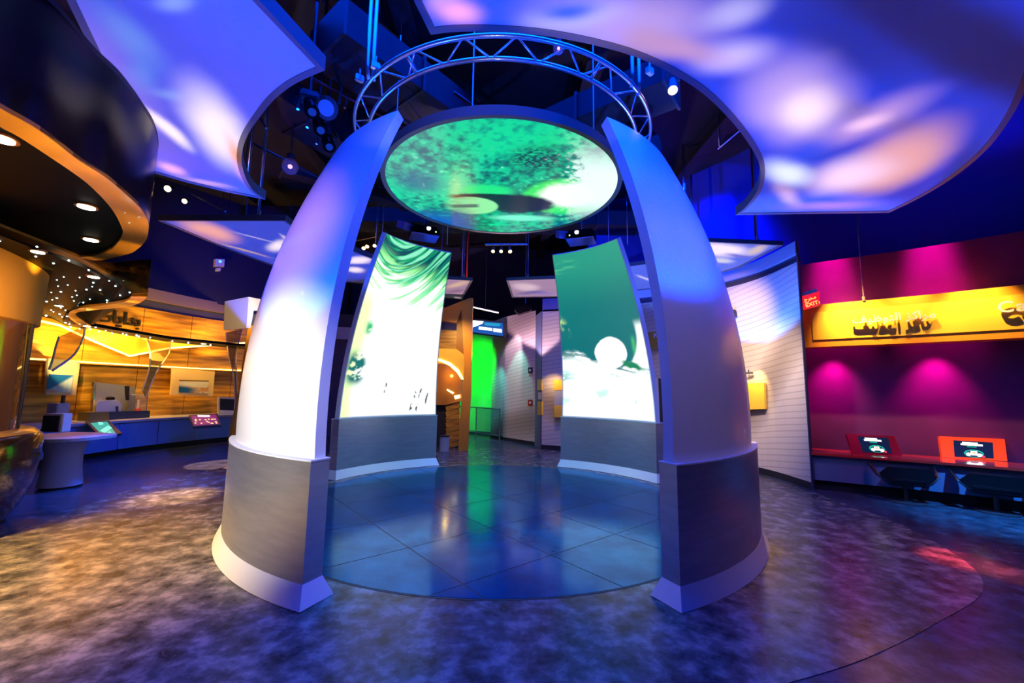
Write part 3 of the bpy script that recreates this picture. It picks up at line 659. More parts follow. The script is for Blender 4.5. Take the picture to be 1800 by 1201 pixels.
# --- right: beige partition with line pattern, aubergine wall
WB=[(1.1,5.28),(1.57,5.1),(3.0,4.9),(4.3,3.9),(5.1,2.3),(5.15,.86)]
def beige_lines():
    m=bpy.data.materials.new('beige_wall_with_line_print'); m.use_nodes=True; nt=m.node_tree; N=nt.nodes; L=nt.links; b=N['Principled BSDF']; b.inputs['Roughness'].default_value=.55
    tc=N.new('ShaderNodeTexCoord'); mp=N.new('ShaderNodeMapping'); mp.inputs['Rotation'].default_value=(.12,.10,0); L.new(tc.outputs['Object'],mp.inputs[0])
    wv=N.new('ShaderNodeTexWave'); wv.bands_direction='Z'; wv.inputs['Scale'].default_value=2.9; wv.inputs['Distortion'].default_value=1.1; wv.inputs['Detail'].default_value=0; wv.inputs['Detail Scale'].default_value=.5; L.new(mp.outputs[0],wv.inputs['Vector'])
    r=N.new('ShaderNodeValToRGB'); e=r.color_ramp.elements; e[0].position=.0; e[0].color=(.52,.45,.34,1); e[1].position=.12; e[1].color=(.74,.66,.53,1); L.new(wv.outputs['Fac'],r.inputs[0])
    wv2=N.new('ShaderNodeTexWave'); wv2.bands_direction='DIAGONAL'; wv2.inputs['Scale'].default_value=.16; wv2.inputs['Distortion'].default_value=5; wv2.inputs['Detail'].default_value=1; wv2.inputs['Detail Scale'].default_value=.6; L.new(tc.outputs['Object'],wv2.inputs['Vector'])
    r2=N.new('ShaderNodeValToRGB'); e=r2.color_ramp.elements; e[0].position=.0; e[0].color=(.55,.5,.42,1); e[1].position=.25; e[1].color=(1,1,1,1); L.new(wv2.outputs['Fac'],r2.inputs[0])
    mx=N.new('ShaderNodeMix'); mx.data_type='RGBA'; mx.blend_type='MULTIPLY'; mx.inputs[0].default_value=.9; L.new(r.outputs[0],mx.inputs[6]); L.new(r2.outputs[0],mx.inputs[7]); L.new(mx.outputs[2],b.inputs['Base Color']); return m
M_lines=beige_lines()
ZB=3.72
# rear centre panel and the long right partition
p1=wallband('wall_rear_beige',[(1.13,5.27),(1.57,5.1),(2.2,5.02)],.12,ZB,M_lines,None,.14,kind='structure')
wallband('baseboard_rear_beige',[(1.13,5.27),(1.57,5.1),(2.2,5.02)],0,.12,M_black,None,.12,kind='structure')
wallband('trim_rear_beige',[(1.13,5.27),(1.57,5.1),(2.2,5.02)],3.78,4.08,mat('blue_fascia',(.10,.12,.35),.5),None,.16,kind='structure')
WBs=sm(WB[1:],6)
wbr=[p for p in WBs if p[0]>2.3 or p[1]<4.5]
wallband('wall_right_beige',wbr,.12,3.85,M_lines,None,.14,kind='structure')
wallband('baseboard_right_beige',wbr,0,.12,M_black,None,.12,kind='structure')
wallband('trim_right_dark',offc(wbr,-.06),3.85,4.0,M_wall,None,.1,kind='structure')
wallband('trim_right_upper',offc(wbr,.02),4.0,4.22,mat('pale_fascia',(.6,.55,.6),.5),None,.16,kind='structure')
# end return of the partition
bm=B(); slab(bm,[(5.15,.86,0),(5.20,.875,0),(5.20,.875,4.22),(5.15,.86,4.22)],(0,.02,0)); struct('trim_right_end',bm,M_wall)
WR=sm([(5.42,2.25),(5.8,2.0),(6.4,1.5),(7.35,.7),(8.5,-.6),(9.7,-2.7)])
wallband('wall_right_aubergine',WR,0,4.12,M_purple,None,.12,kind='structure')
wallband('wall_right_upper',sm([(2.6,6.2),(4.2,5.3),(5.4,3.7),(6.2,2.4),(8.0,1.1),(10.2,-2.2)]),3.9,7.3,mat('ultramarine_wall',(.03,.05,.45),.8),None,.12,kind='structure')
# sign fascia above the work counter
t=thing('sign_fascia',(7.0,.2,2.85),'curved orange sign fascia with recessed yellow face over the work counter','sign')
WS=offc(WR[1:],.48)
wallband('fascia_body',WS,2.42,3.20,M_orange,t,.40)
face=cut(WS,1436,1797,.01)
face=[(x,y) for x,y in face]; e=(Vector(face[-1])-Vector(face[-2])); face+= [tuple(Vector(face[-1])+e*k) for k in (1,2,3,4)]
wallband('yellow_face',offc(face,.008),2.55,3.06,M_yellow,t,.02)
# lettering, standing proud of the face
A_="".join(map(chr,[0xFEE3,0xFEAE,0xFE8D,0xFEDB,0xFEB0,0x20,0xFE8D,0xFEDF,0xFE98,0xFEEE,0xFEC7,0xFEF4,0xFED2]))[::-1]
pa=aw(1499,574,WS,.09); pb=aw(1620,561,WS,.09); xd=(pb-pa); wd=math.hypot(xd.x,xd.y); xd.z=0
arab=text_mesh(A_,.35*wd/1.68,.018,'arabic_lettering',M_lettw,t,(pa.x,pa.y,2.80),xd,(0,0,1))
arab['label']='white raised Arabic lettering'
arab.data.transform(Matrix.Translation((0,0,0)))
pa=aw(1753,548,WS,.09); pb=aw(1798,541,WS,.09); xd=(pb-pa); xd.z=0
text_mesh('Career Centers',.235,.018,'english_lettering',M_lettw,t,(pa.x,pa.y,2.80),xd,(0,0,1),spacing=1.12)['label']='white raised lettering reading Career Centers'
p=aw(1519,535,WS,0); bm=B(); cyl(bm,(p.x,p.y,3.2),(p.x,p.y,7.3),.010,n=8); obj('hanger_rod',bm,M_alu,t); bm=B(); cyl(bm,(p.x,p.y,3.19),(p.x,p.y,3.27),.025,n=8); obj('rod_clamp',bm,M_alu,t)
# exit sign
t=thing('exit_sign',aw(1424,525,WR,.5),'red illuminated EXIT sign with Arabic word on aubergine wall','exit sign')
def psign(px,py): return aw(px,py,WR,1.15)
P=[psign(1410,521),psign(1440,512),psign(1441,537),psign(1412,545)]; n=(P[1]-P[0]).cross(P[3]-P[0]).normalized(); n=n if n.dot(CAM-P[0])>0 else -n
bm=B(); slab(bm,P,-n*.03); obj('red_panel',bm,mat('exit_red_glow',(.3,0,0),.4,emit=(1,.01,.03),estr=.9),t)
xd=(P[1]-P[0]).normalized(); w_=(P[1]-P[0]).length; up=xd.cross(-n) ; up=up if up.z>0 else -up
mg=mat('exit_letter_glow',(1,.5,.1),.4,emit=(1,.55,.08),estr=1.5)
o_=P[3]*.88+P[2]*.12+up*.03+n*.004
text_mesh('EXIT›',w_*.36,.002,'exit_letters',mg,t,o_+xd*w_*.08,xd,up)
ex="".join(map(chr,[0xFEE3,0xFEA8,0xFEAE,0xFE9D]))[::-1]
text_mesh(ex,w_*.32,.002,'arabic_exit_letters',mg,t,o_+xd*w_*.12+up*w_*.42,xd,up)
H1=[psign(1409,515),psign(1435,507),psign(1436,513),psign(1410,521)]; bm=B(); slab(bm,H1,-n*.05); obj('housing',bm,M_grey,t)
bm=B(); c=(H1[0]+H1[1])/2; cyl(bm,c-n*.02,c-n*.95,.02,n=8); obj('wall_bracket',bm,M_dark,t)
# work counter
t=thing('work_counter',(6.3,.2,0),'curved red-topped work counter along aubergine wall','counter')
CR=sm([(5.17,.86),(5.71,.51),(6.4,.08),(7.05,-.44),(7.7,-1.2),(8.3,-2.3)])
back=[ ]
ts=[Vector((.30,.36,0)) for _ in CR]
bm=B(); strip(bm,[(x,y,.60) for x,y in CR],[(x+.42,y+.62,.60) for x,y in CR],(0,0,-.035)); obj('red_counter_top',bm,M_redlac,t)
CF=offc(CR,-.06); wallband('front_panel',CF,.16,.565,mat('slate_blue_panel',(.10,.16,.28),.5),t,.03)
wallband('toe_kick',offc(CR,-.14),0,.16,M_black,t,.04)
# monitors on the counter
def slant_monitor(label,outer,inner,d_,casing,kind):
    """outer/inner: pixel corner lists tl,tr,br,bl ; bottom edge stands on the counter top"""
    bl=az(outer[3][0],outer[3][1],.602); br=az(outer[2][0],outer[2][1],.602)
    xd=(br-bl); xd.z=0; nrm=Vector((xd.y,-xd.x,0)).normalized(); nrm=nrm if nrm.dot(CAM-bl)>0 else -nrm
    tilt=math.radians(d_); up=Vector((0,0,1))*math.cos(tilt)-nrm*math.sin(tilt); pn=up.cross(xd).normalized(); pn=pn if pn.dot(CAM-bl)>0 else -pn
    def on(px,py,o=0):
        d=ray(px,py); return CAM+d*(((bl+pn*o)-CAM).dot(pn)/d.dot(pn))
    t=thing('slanted_monitor',(bl+br)/2,label,'monitor','angled monitors on the red-topped counter')
    P=[on(*p) for p in outer]; bm=B(); slab(bm,P,-pn*.07); obj('casing',bm,casing,t)
    Q=[on(*p,.004) for p in inner]; bm=B(); slab(bm,Q,-pn*.003); scr=obj('screen',bm,mat('screen_'+kind,(.005,.01,.03),.12,emit=(.004,.012,.05),estr=1),t)
    ex=(Q[1]-Q[0]); ey=(Q[3]-Q[0]); n0=pn*.003
    def blob(u,v,ru,rv,m,name,k=10):
        bm=B(); pts=[Q[0]+ex*(u+ru*math.cos(2*PI*i/k))+ey*(v+rv*math.sin(2*PI*i/k))+n0 for i in range(k)]; slab(bm,pts,-pn*.001); return obj(name,bm,m,scr)
    def bar(u,v,ru,rv,m,name):
        bm=B(); pts=[Q[0]+ex*(u+a*ru)+ey*(v+b*rv)+n0 for a,b in ((-1,-1),(1,-1),(1,1),(-1,1))]; slab(bm,pts,-pn*.001); return obj(name,bm,m,scr)
    bar(.42,.12,.20,.045,M_txt,'title_bar'); bar(.46,.22,.28,.05,M_txt,'title_bar'); bar(.46,.34,.12,.03,mat('green_graphic',(0,0,0),.5,emit=(.0,.5,.35),estr=1),'subtitle_bar')
    blob(.50,.74,.26,.24,mat('green_graphic',(0,0,0),.5,emit=(.0,.5,.35),estr=1),'round_graphic')
    n0=pn*.0045; blob(.50,.76,.21,.19,mat('dark_graphic',(0,.01,.03),.5,emit=(.0,.02,.05),estr=1),'round_graphic')
    n0=pn*.006; bar(.50,.72,.085,.12,M_txt,'centre_graphic'); blob(.36,.80,.06,.10,M_txt,'centre_graphic'); blob(.64,.82,.07,.10,M_txt,'centre_graphic')
    n0=pn*.008; blob(.73,.90,.05,.07,mat('red_graphic',(0,0,0),.5,emit=(.9,.05,.08),estr=1),'centre_graphic'); bar(.5,.70,.04,.05,mat('yellow_graphic',(0,0,0),.5,emit=(.9,.6,.2),estr=1),'centre_graphic')
    return t
slant_monitor('angled monitor in dark crimson casing, left of the two on the counter',[(1488,763),(1572,767),(1586,801),(1500,797)],[(1507,767),(1561,770),(1568,797),(1517,795)],22,mat('crimson_casing',(.22,.01,.05),.25,coat=.5),'dark')
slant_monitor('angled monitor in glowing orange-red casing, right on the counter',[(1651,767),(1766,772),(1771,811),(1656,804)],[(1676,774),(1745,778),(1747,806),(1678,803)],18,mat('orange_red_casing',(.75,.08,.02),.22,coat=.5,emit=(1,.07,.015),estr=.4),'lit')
# swivel chairs
def swivel_chair(label,cx,cy,face,s=1.0):
    t=thing('swivel_chair',(cx,cy,0),label,'chair','black low-back swivel chairs at the work counter')
    f=Vector((math.cos(face),math.sin(face),0)); r=Vector((-f.y,f.x,0)); W=lambda a,b,z:Vector((cx,cy,0))+f*a*s+r*b*s+V(0,0,z)
    # hexagonal wraparound back (towards the viewer = -f)
    bm=B(); hx=[(-.40,.40),(-.27,.52),(.27,.52),(.42,.38),(.27,.25),(-.27,.25)]
    P=[W(-.24-.05*(z-.25)/.3+.10*abs(b)/.4,b,z) for b,z in hx]; slab(bm,P,f*.06); bmesh.ops.bevel(bm,geom=bm.edges[:],offset=.012,segments=2,affect='EDGES'); obj('backrest',bm,M_leather,t,.6)
    bm=B(); P=[W(-.20,-.26,.30),W(-.20,.26,.30),W(.20,.25,.34),W(.26,0,.345),W(.20,-.25,.34)]; slab(bm,P,(0,0,.06)); bmesh.ops.bevel(bm,geom=bm.edges[:],offset=.015,segments=2,affect='EDGES'); obj('seat',bm,M_leather,t,.6)
    for sg in (-1,1):
        bm=B(); P=[W(-.18,sg*.27,.28),W(.16,sg*.33,.33),W(.24,sg*.44,.50),W(.18,sg*.46,.53),W(-.16,sg*.40,.40)]; slab(bm,P,r*sg*.035); bmesh.ops.bevel(bm,geom=bm.edges[:],offset=.01,segments=1,affect='EDGES'); obj('side_wing',bm,M_leather,t,.6)
    bm=B(); cyl(bm,W(0,0,.02),W(0,0,.31),.028,n=14); obj('post',bm,M_dark,t,.6)
    bm=B(); cyl(bm,W(0,0,0.001),W(0,0,.014),.22,n=32); cyl(bm,W(0,0,.014),W(0,0,.03),.06,n=20); obj('base_disc',bm,M_dark,t,.6)
    return t
swivel_chair('left black swivel chair with hexagonal back under crimson monitor',6.02,.14,math.radians(62),.80)
swivel_chair('right black swivel chair with hexagonal back under orange monitor',6.78,-.36,math.radians(50),.86)
# beige partition furniture
t=thing('wall_plaque',aw(1328,697,WBs,.05),'yellow interpretive plaque glowing under a lamp on right beige wall','plaque')
quad_on('plaque_board',[(1296,675),(1343,673),(1344,719),(1300,721)],WBs,.12,.05,M_yellow,t)
quad_on('print_area',[(1316,679),(1339,678),(1340,697),(1317,698)],WBs,.125,.004,mat('pale_yellow_print',(.95,.85,.45),.5),t)
for y_ in (700,706,711): quad_on('print_line',[(1318,y_),(1338,y_-1),(1338,y_+1),(1318,y_+2)],WBs,.125,.003,mat('pale_yellow_print',(.95,.85,.45),.5),t)
t=thing('picture_light',aw(1316,656,WBs,.1),'small black picture lamp above the right yellow plaque','lamp'); p=aw(1316,656,WBs,.16); q=aw(1316,654,WBs,0)
bm=B(); tube(bm,[q,(q+p)/2+V(0,0,.05),p],.012,8); obj('lamp_arm',bm,M_dark,t); bm=B(); box(bm,p,(.16,.05,.04),rz=-.9,bev=.008); obj('lamp_head',bm,M_dark,t)
t=thing('wall_board',aw(1284,555,WBs,.05),'small dark edged board on beige wall behind front right pylon','board'); quad_on('board_panel',[(1268,548),(1287,545),(1290,557),(1270,562)],WBs,.1,.05,M_yellow,t); quad_on('board_frame',[(1287,545),(1290,544),(1293,556),(1290,557)],WBs,.1,.05,M_dark,t)
t=thing('wall_sign',aw(1146,595,WBs,.05),'dark mustard hanging sign with white letters between the right pylons','sign')
quad_on('sign_board',[(1132,584),(1175,581),(1178,612),(1138,615)],WBs,.15,.06,mat('mustard_board',(.30,.20,.02),.4),t)
pa=aw(1149,592,WBs,.17); pb=aw(1165,591,WBs,.17); xd=pb-pa; xd.z=0; text_mesh('JO',.12,.006,'sign_lettering',M_lettw,t,pa,xd,(0,0,1))
t=thing('wall_panel_case',aw(1160,700,WBs,.05),'narrow white display case edge with black side between the right pylons','case'); quad_on('case_front',[(1151,665),(1157,665),(1160,742),(1154,742)],WBs,.12,.08,M_white,t); quad_on('case_side',[(1157,665),(1161,666),(1164,742),(1160,742)],WBs,.12,.08,M_dark,t)
RB=[(1.13,5.27),(1.57,5.1),(2.2,5.02)]
t=thing('wall_case',aw(980,700,RB,.05),'yellow and white lit display case on rear beige panel','case')
quad_on('case_top',[(974,668),(990,668),(990,686),(974,686)],RB,.12,.1,M_yellow,t); quad_on('case_window',[(974,686),(990,686),(990,713),(974,713)],RB,.11,.09,M_grey,t); quad_on('case_bottom',[(974,713),(990,713),(990,734),(974,734)],RB,.12,.1,M_yellow,t)
# --- rear centre: slate column, slanted printed panel, green wall, rail
bm=B(); prism(bm,[(1.0,6.1),(1.12,5.35),(1.4,5.5),(1.4,6.3)],0,3.75); struct('wall_rear_column',bm,mat('slate_column',(.16,.20,.30),.5))
t=thing('wall_holder',(1.03,5.9,1.6),'pair of yellow wall boxes on slate column beside rear beige panel','wall box')
def yq(name,pts,y,th,m,parent): 
    bm=B(); slab(bm,[ay(px,py,y) for px,py in pts],(0,th,0)); return obj(name,bm,m,parent)
SC=[(1.0,6.1),(1.12,5.35)]
for a,b in ((667,686),(706,730)): quad_on('yellow_box',[(945,a),(952,a),(952,b),(944,b)],SC,.06,.05,M_yellow,t)
quad_on('white_knob',[(946,690),(951,690),(951,702),(946,702)],SC,.05,.04,M_white,t)
CP=[(-.30,8.2),(.13,7.2),(1.01,6.05)]
pc=struct('wall_rear_printed',B(),M_lines)
bpy.data.objects.remove(pc)
M_print=mat('printed_lavender_panel',(.55,.50,.52),.5,noise=(.62,.57,.58),scale=.5)
wallband('wall_rear_printed',CP,.10,3.9,M_lines,None,.12,kind='structure')
wallband('baseboard_rear_printed',offc(CP,.01),0,.10,M_black,None,.10,kind='structure')
GW=[(-2.2,9.7),(-.99,9.1),(-.2,8.6)]
wallband('wall_rear_green',GW,.10,3.6,mat('green_screen_wall',(.18,.75,.22),.6),None,.12,kind='structure'); wallband('baseboard_rear_green',offc(GW,.01),0,.1,M_black,None,.1,kind='structure')
t=thing('guard_rail',(-.4,7.9,0),'steel guard rail with glass infill before the green wall','railing')
ra,rb,rc=Vector((-1.5,8.8,0)),Vector((-.80,8.35,0)),Vector((.0,7.25,0))
for z_ in (.95,.12):
    bm=B(); tube(bm,[ra+V(0,0,z_),rb+V(0,0,z_),rc+V(0,0,z_)],.022,8); obj('rail_bar',bm,M_rail,t)
for p in (rb,rc,ra): 
    bm=B(); cyl(bm,p,p+V(0,0,.96),.02,n=8); obj('rail_post',bm,M_rail,t)
bm=B(); slab(bm,[rb+V(0,0,.16),rc+V(0,0,.16),rc+V(0,0,.92),rb+V(0,0,.92)],(.01,.01,0)); obj('glass_panel',bm,M_glass,t)
# header screen
HS=[(-1.3,7.7),(.15,6.85)]
t=thing('header_screen',aw(855,575,HS,0),'blue and white lit header screen above the green wall','screen')
quad_on('screen_body',[(826,560),(888,566),(888,594),(826,586)],HS,0,.12,M_dark,t)
s=quad_on('screen_face',[(829,563),(884,568),(884,591),(829,584)],HS,.01,.005,mat('blue_header_glow',(0,0,0),.4,emit=(.01,.10,.45),estr=1),t)
for q_,b_ in (([(829,563),(850,565),(848,569),(836,574),(829,576)],1),([(842,574),(865,577),(865,582),(841,579)],1),([(867,577),(882,579),(882,585),(867,583)],1),([(851,567),(880,569),(878,574),(852,572)],0)):
    quad_on('white_shape' if b_ else 'cyan_shape',q_,HS,.02+.003*b_,.002,M_txt if b_ else mat('cyan_glow',(0,0,0),.4,emit=(.02,.35,.6),estr=1),s)
t=thing('linear_lamp',aw(855,545,HS,0),'slim white linear lamp in the dark above header screen','lamp'); a,b=aw(831,540,HS,0),aw(876,550,HS,0); bm=B(); cyl(bm,a,b,.025,n=8); obj('light_tube',bm,mat('white_tube',(1,1,1),.4,emit=(1,.8,.65),estr=1.2),t); bm=B(); cyl(bm,a+V(0,.03,.03),b+V(0,.03,.03),.035,n=8); obj('tube_housing',bm,M_dark,t); bm=B(); q=(a+b)/2; cyl(bm,q+V(0,.03,.04),V(q.x,q.y+.03,7.3),.01,n=6); obj('drop_rod',bm,M_dark,t)
for py_,l_ in ((651,'upper small red and black call point on printed rear wall'),(708,'lower small red and black call point on printed rear wall')):
    t=thing('call_point',aw(931,py_,CP,.03),l_,'call point'); quad_on('box',[(928,py_-5),(935,py_-5),(935,py_+5),(928,py_+5)],CP,.05,.05,M_dark if py_<700 else M_redlac,t); quad_on('button',[(930,py_-2),(933,py_-2),(933,py_+2),(930,py_+2)],CP,.06,.01,M_white,t)
# hanging loudspeaker
p=az(921,541,3.75); p=ay(921,541,5.6)
t=thing('loudspeaker',p,'black loudspeaker hanging before the printed rear wall','speaker')
bm=B(); P=[ay(904,543,5.6),ay(906,538,5.6),ay(922,533,5.6),ay(936,536,5.6),ay(935,545,5.6),ay(912,552,5.6)]; slab(bm,P,(0,.3,0)); bmesh.ops.bevel(bm,geom=bm.edges[:],offset=.02,segments=2,affect='EDGES'); obj('cabinet',bm,M_gloss,t)
bm=B(); cyl(bm,p+V(.05,.15,.1),p+V(.05,.15,7.3-p.z),.012,n=6); obj('hanger_pole',bm,M_alu,t)
# --- orange portal
Y0=4.85
t=thing('orange_portal',ay(818,700,Y0),'tall orange lacquered portal with round arch beside rear left pylon','portal')
yq('blade_post',[(825,524),(831,524),(829.5,600),(827.5,690),(822,793),(806,793),(807.5,740),(813,690),(816,640),(812,560)],Y0,.22,M_orange,t)
yq('top_beam',[(740,556),(790,538),(815,528),(826,524),(826,560),(812,566),(811,544),(803,568),(779,564),(740,562)],Y0+.05,.18,M_orange,t)
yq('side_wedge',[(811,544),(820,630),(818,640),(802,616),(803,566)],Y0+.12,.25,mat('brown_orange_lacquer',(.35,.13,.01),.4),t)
yq('arch_band',[(740,612),(803,614),(821,628),(821,668),(816,668),(806,650),(792,638),(774,631),(740,628)],Y0+.03,.3,M_yellow,t)
yq('arch_light',[(740,628),(774,631),(792,638),(806,650),(815,667),(811,667),(803,655),(790,643),(773,635),(740,632)],Y0+.00,.05,M_cove,t)
yq('window_wood',[(740,578),(803,581),(803,615),(740,612)],Y0+.5,.03,M_walnut,t)
yq('window_top',[(740,560),(803,566),(803,581),(740,578)],Y0+.5,.03,M_wall,t)
yq('round_niche_back',[(740,628),(774,631),(806,650),(814,668),(812,705),(785,712),(760,712),(740,712)],Y0+.6,.03,M_amber,t)
yq('niche_light',[(798,696),(808,694),(808,700),(800,702)],Y0+.4,.03,M_lamp2,t)
yq('niche_light',[(786,684),(797,690),(796,693),(785,686)],Y0+.45,.02,M_lamp2,t)
for k in range(8):
    y0_=712+k*9.5; yq('wood_plank',[(783,y0_+3.4),(808,y0_-4.4),(807,y0_+4.4),(785,y0_+12)],Y0+.35+.01*(k%2),.04,M_walnut,t)
yq('dark_back',[(740,705),(808,705),(806,790),(740,800)],Y0+.75,.03,M_black,t)
t=thing('waste_drum',ay(781,765,Y0-.3),'grey cylindrical drum standing in the orange portal','bin'); c=ay(781,780,Y0-.1); bm=B(); cyl(bm,(c.x,c.y,0),(c.x,c.y,.36),.12,n=20); obj('drum_body',bm,M_grey,t,.6); bm=B(); cyl(bm,(c.x,c.y,.36),(c.x,c.y,.39),.13,n=20); obj('drum_rim',bm,M_dark,t,.6)

# ================================================================== left side: serpentine soffit, kiosk, display bays
ZA=3.15
sof=thing('serpentine_soffit',(-5.5,-1.5,ZA),'huge dark glossy serpentine soffit with gold lip, downlights and star ceiling','soffit')
def line(pts,zs,n=5):
    out=[]
    for (x,y),z in zip(pts,zs if isinstance(zs,list) else [zs]*len(pts)): out.append(az(x,y,z))
    return smooth_line(out,n)
oA=line([(-60,150),(0,190),(70,230),(140,283),(187,313),(227,347),(250,370),(260,390),(261,405),(257,422),(243,437),(225,447),(175,458),(142,454)],ZA)
iA=line([(-60,182),(0,223),(43,247),(137,310),(170,338),(192,362),(205,381),(213,398),(216,408),(212,420),(200,435),(190,441),(168,449),(142,452)],ZA)
bm=B(); strip(bm,oA,iA,(0,0,.03)); obj('gold_lip',bm,M_gold,sof)
bm=B(); strip(bm,oA,[Vector((p.x,p.y,4.0)) for p in oA]); obj('glossy_fascia',bm,M_gloss,sof,True)
zB=[3.15,3.15,3.15,3.15,3.0,2.86,2.74,2.66,2.63,2.63,2.63,2.63,2.63,2.63,2.63]
oB=line([(-60,375),(0,398),(70,425),(142,454),(195,483),(232,498),(256,513),(259,521),(250,530),(225,540),(180,544),(150,547),(133,551),(140,560),(160,573)],zB)
iB=line([(-60,390),(0,412),(70,437),(137,460),(190,488),(216,503),(230,514),(231,520),(226,527),(212,532),(180,537),(145,541),(122,549),(125,562),(152,579)],zB)
bm=B(); strip(bm,oB,iB,(0,0,.03)); obj('gold_lip',bm,M_gold,sof)
wedge=oB[15:46]; 
bm=B(); strip(bm,wedge,[Vector((p.x,p.y,ZA+.02)) for p in wedge]); obj('veneer_fascia',bm,M_wood,sof,True)
bm=B(); tail=oB[45:]; strip(bm,tail,[Vector((p.x,p.y,ZA+.02)) for p in tail]); obj('veneer_fascia',bm,M_wood,sof,True)
# ceilings inside the lips
cA=[p+V(0,0,.04) for p in iA]+[p+V(0,0,.04) for p in (az(100,440,ZA),az(0,405,ZA),az(-60,385,ZA))]
bm=B(); slab(bm,cA,(0,0,.05)); obj('dark_ceiling',bm,mat('satin_navy_ceiling',(.0015,.0025,.0035),.5,spec=.1),sof)
bm=B(); cap=[Vector((p.x,p.y,4.0)) for p in oA]+[V(-9.6,-1.0,4.0),V(-9.6,-5.2,4.0),V(-4.2,-5.4,4.0)]; slab(bm,cap,(0,0,.04)); obj('soffit_lid',bm,M_black,sof)
def zst(px): return 2.97+(2.67-2.97)*min(1,max(0,(px-90)/130))
farl=[(152,578),(200,586),(300,602),(430,614),(445,614),(445,612),(300,596),(260,592),(150,570)]
near=[(-60,390),(0,412),(70,437),(137,460),(190,488),(216,503),(230,514),(226,527),(212,532),(180,537),(145,541),(122,549),(125,562)]
pts=[az(x,y,zst(x)) for x,y in near]+[az(152,579,2.66),az(75,566,2.95),az(-60,500,2.97)]
bm=B(); vs=[bm.verts.new(p) for p in pts]; f=bm.faces.new(vs); bmesh.ops.triangulate(bm,faces=[f],ngon_method='EAR_CLIP'); obj('star_ceiling',bm,mat('satin_navy_ceiling'),sof)
bm=B(); slab(bm,[az(x,y,2.64) for x,y in [(118,551),(160,573),(200,580),(300,596),(430,609),(460,611),(460,616),(430,614),(300,602),(200,586),(110,566)]],(0,0,.06)); obj('star_ceiling_tongue',bm,mat('satin_navy_ceiling'),sof)
starmesh=None
from mathutils.bvhtree import BVHTree
_vs=[];_fs=[]
for o in list(sof.children):
    if o.name.startswith('star_ceiling') or o.name.startswith('dark_ceiling'):
        k=len(_vs); _vs+=[v.co.copy() for v in o.data.vertices]; _fs+=[tuple(i+k for i in p.vertices) for p in o.data.polygons]
_bvh=BVHTree.FromPolygons(_vs,_fs)
def onceil(x,y,z):
    d=ray(x,y).normalized(); h=_bvh.ray_cast(CAM,d,12)
    return h[0]-d*.012 if h[0] is not None else az(x,y,z)
def downlight(x,y,z,r=.062):
    p=onceil(x,y,z); bm=B(); cyl(bm,p+V(0,0,.010),p+V(0,0,-.008),r*1.35,n=20); o=obj('downlight_ring',bm,mat('copper_ring',(.5,.22,.08),.3,.8),sof); bm=B(); cyl(bm,p+V(0,0,-.006),p+V(0,0,-.014),r,n=18); obj('downlight_lens',bm,M_lamp,o)
for x,y in ((152,363),(160,421),(3,243)): downlight(x,y,ZA+.03)
for x,y in ((67,442),(165,486),(104,537)): downlight(x,y,zst(x)-.01,.05)
for x,y in ((153,573),(358,604)): downlight(x,y,2.63,.05)
stars=[(0,424),(65,434),(63,451),(33,452),(94,463),(121,458),(69,472),(112,487),(156,475),(140,488),(100,492),(119,501),(102,503),(164,497),(162,504),(152,509),(176,510),(192,494),(203,503),(211,519),(107,513),(133,511),(135,519),(127,522),(130,529),(100,524),(92,527),(90,514),(158,526),(147,532),(143,538),(177,535),(188,528),(188,532),(228,514),(107,541),(90,545),(94,548),(115,545),(105,552),(81,555),(109,557),(82,530),(118,556),(125,552),(96,536)]
for x,y in stars+[(115,567),(122,570),(140,569),(140,578),(124,575),(157,573),(158,579),(168,575),(174,583),(186,581),(197,586),(216,587),(222,589),(240,590),(244,592),(264,594),(303,600),(331,603),(370,607)]:
    p=onceil(x,y,2.62)
    if starmesh is None:
        bm=B(); bmesh.ops.create_icosphere(bm,subdivisions=1,radius=1); o=obj('star_light',bm,M_star,sof); starmesh=o.data
    else: o=bpy.data.objects.new('star_light',starmesh); col.objects.link(o); o.parent=sof
    o.matrix_parent_inverse=Matrix.Translation(-Vector(sof.location)); o.location=p; r=.00085*(p-CAM).length*(1.7 if random.random()<.5 else 1.2); o.scale=(r,r,r)
# kiosk
KC=(-6.50,-1.85); KR=1.45
kio=thing('round_kiosk',(KC[0],KC[1],0),'round kiosk with dark bulging base, amber glass and yellow lit drum','kiosk')
def lathe(bm,prof_,n=72,c=KC):
    R=[[bm.verts.new((c[0]+r*math.cos(2*PI*k/n),c[1]+r*math.sin(2*PI*k/n),z)) for k in range(n)] for r,z in prof_]
    for a,b in zip(R[:-1],R[1:]):
        for i in range(n): bm.faces.new((a[i],a[(i+1)%n],b[(i+1)%n],b[i]))
    return bm
bm=B(); lathe(bm,[(KR-.20,.01),(KR-.10,.15),(KR-.02,.40),(KR+.02,.7),(KR+.02,.95),(KR-.02,.99)]); obj('bulging_base',bm,mat('dark_wood_drum',(.03,.014,.004),.16,coat=.8,noise=(.09,.045,.01),scale=1.4,stretch=(1,1,3)),kio,True)
bm=B(); lathe(bm,[(KR-.02,.99),(KR-.06,1.02),(KR-.22,1.03)]); obj('lit_ledge',bm,M_gold,kio,True)
bm=B(); lathe(bm,[(KR-.18,1.03),(KR-.20,2.25)]); obj('amber_glass_wall',bm,M_amber,kio,True)
bm=B(); lathe(bm,[(KR-.40,2.24),(KR-.14,2.24),(KR-.12,2.98),(KR-.34,2.98)]); obj('yellow_drum',bm,mat('golden_drum',(.62,.36,.05),.5),kio,.5)
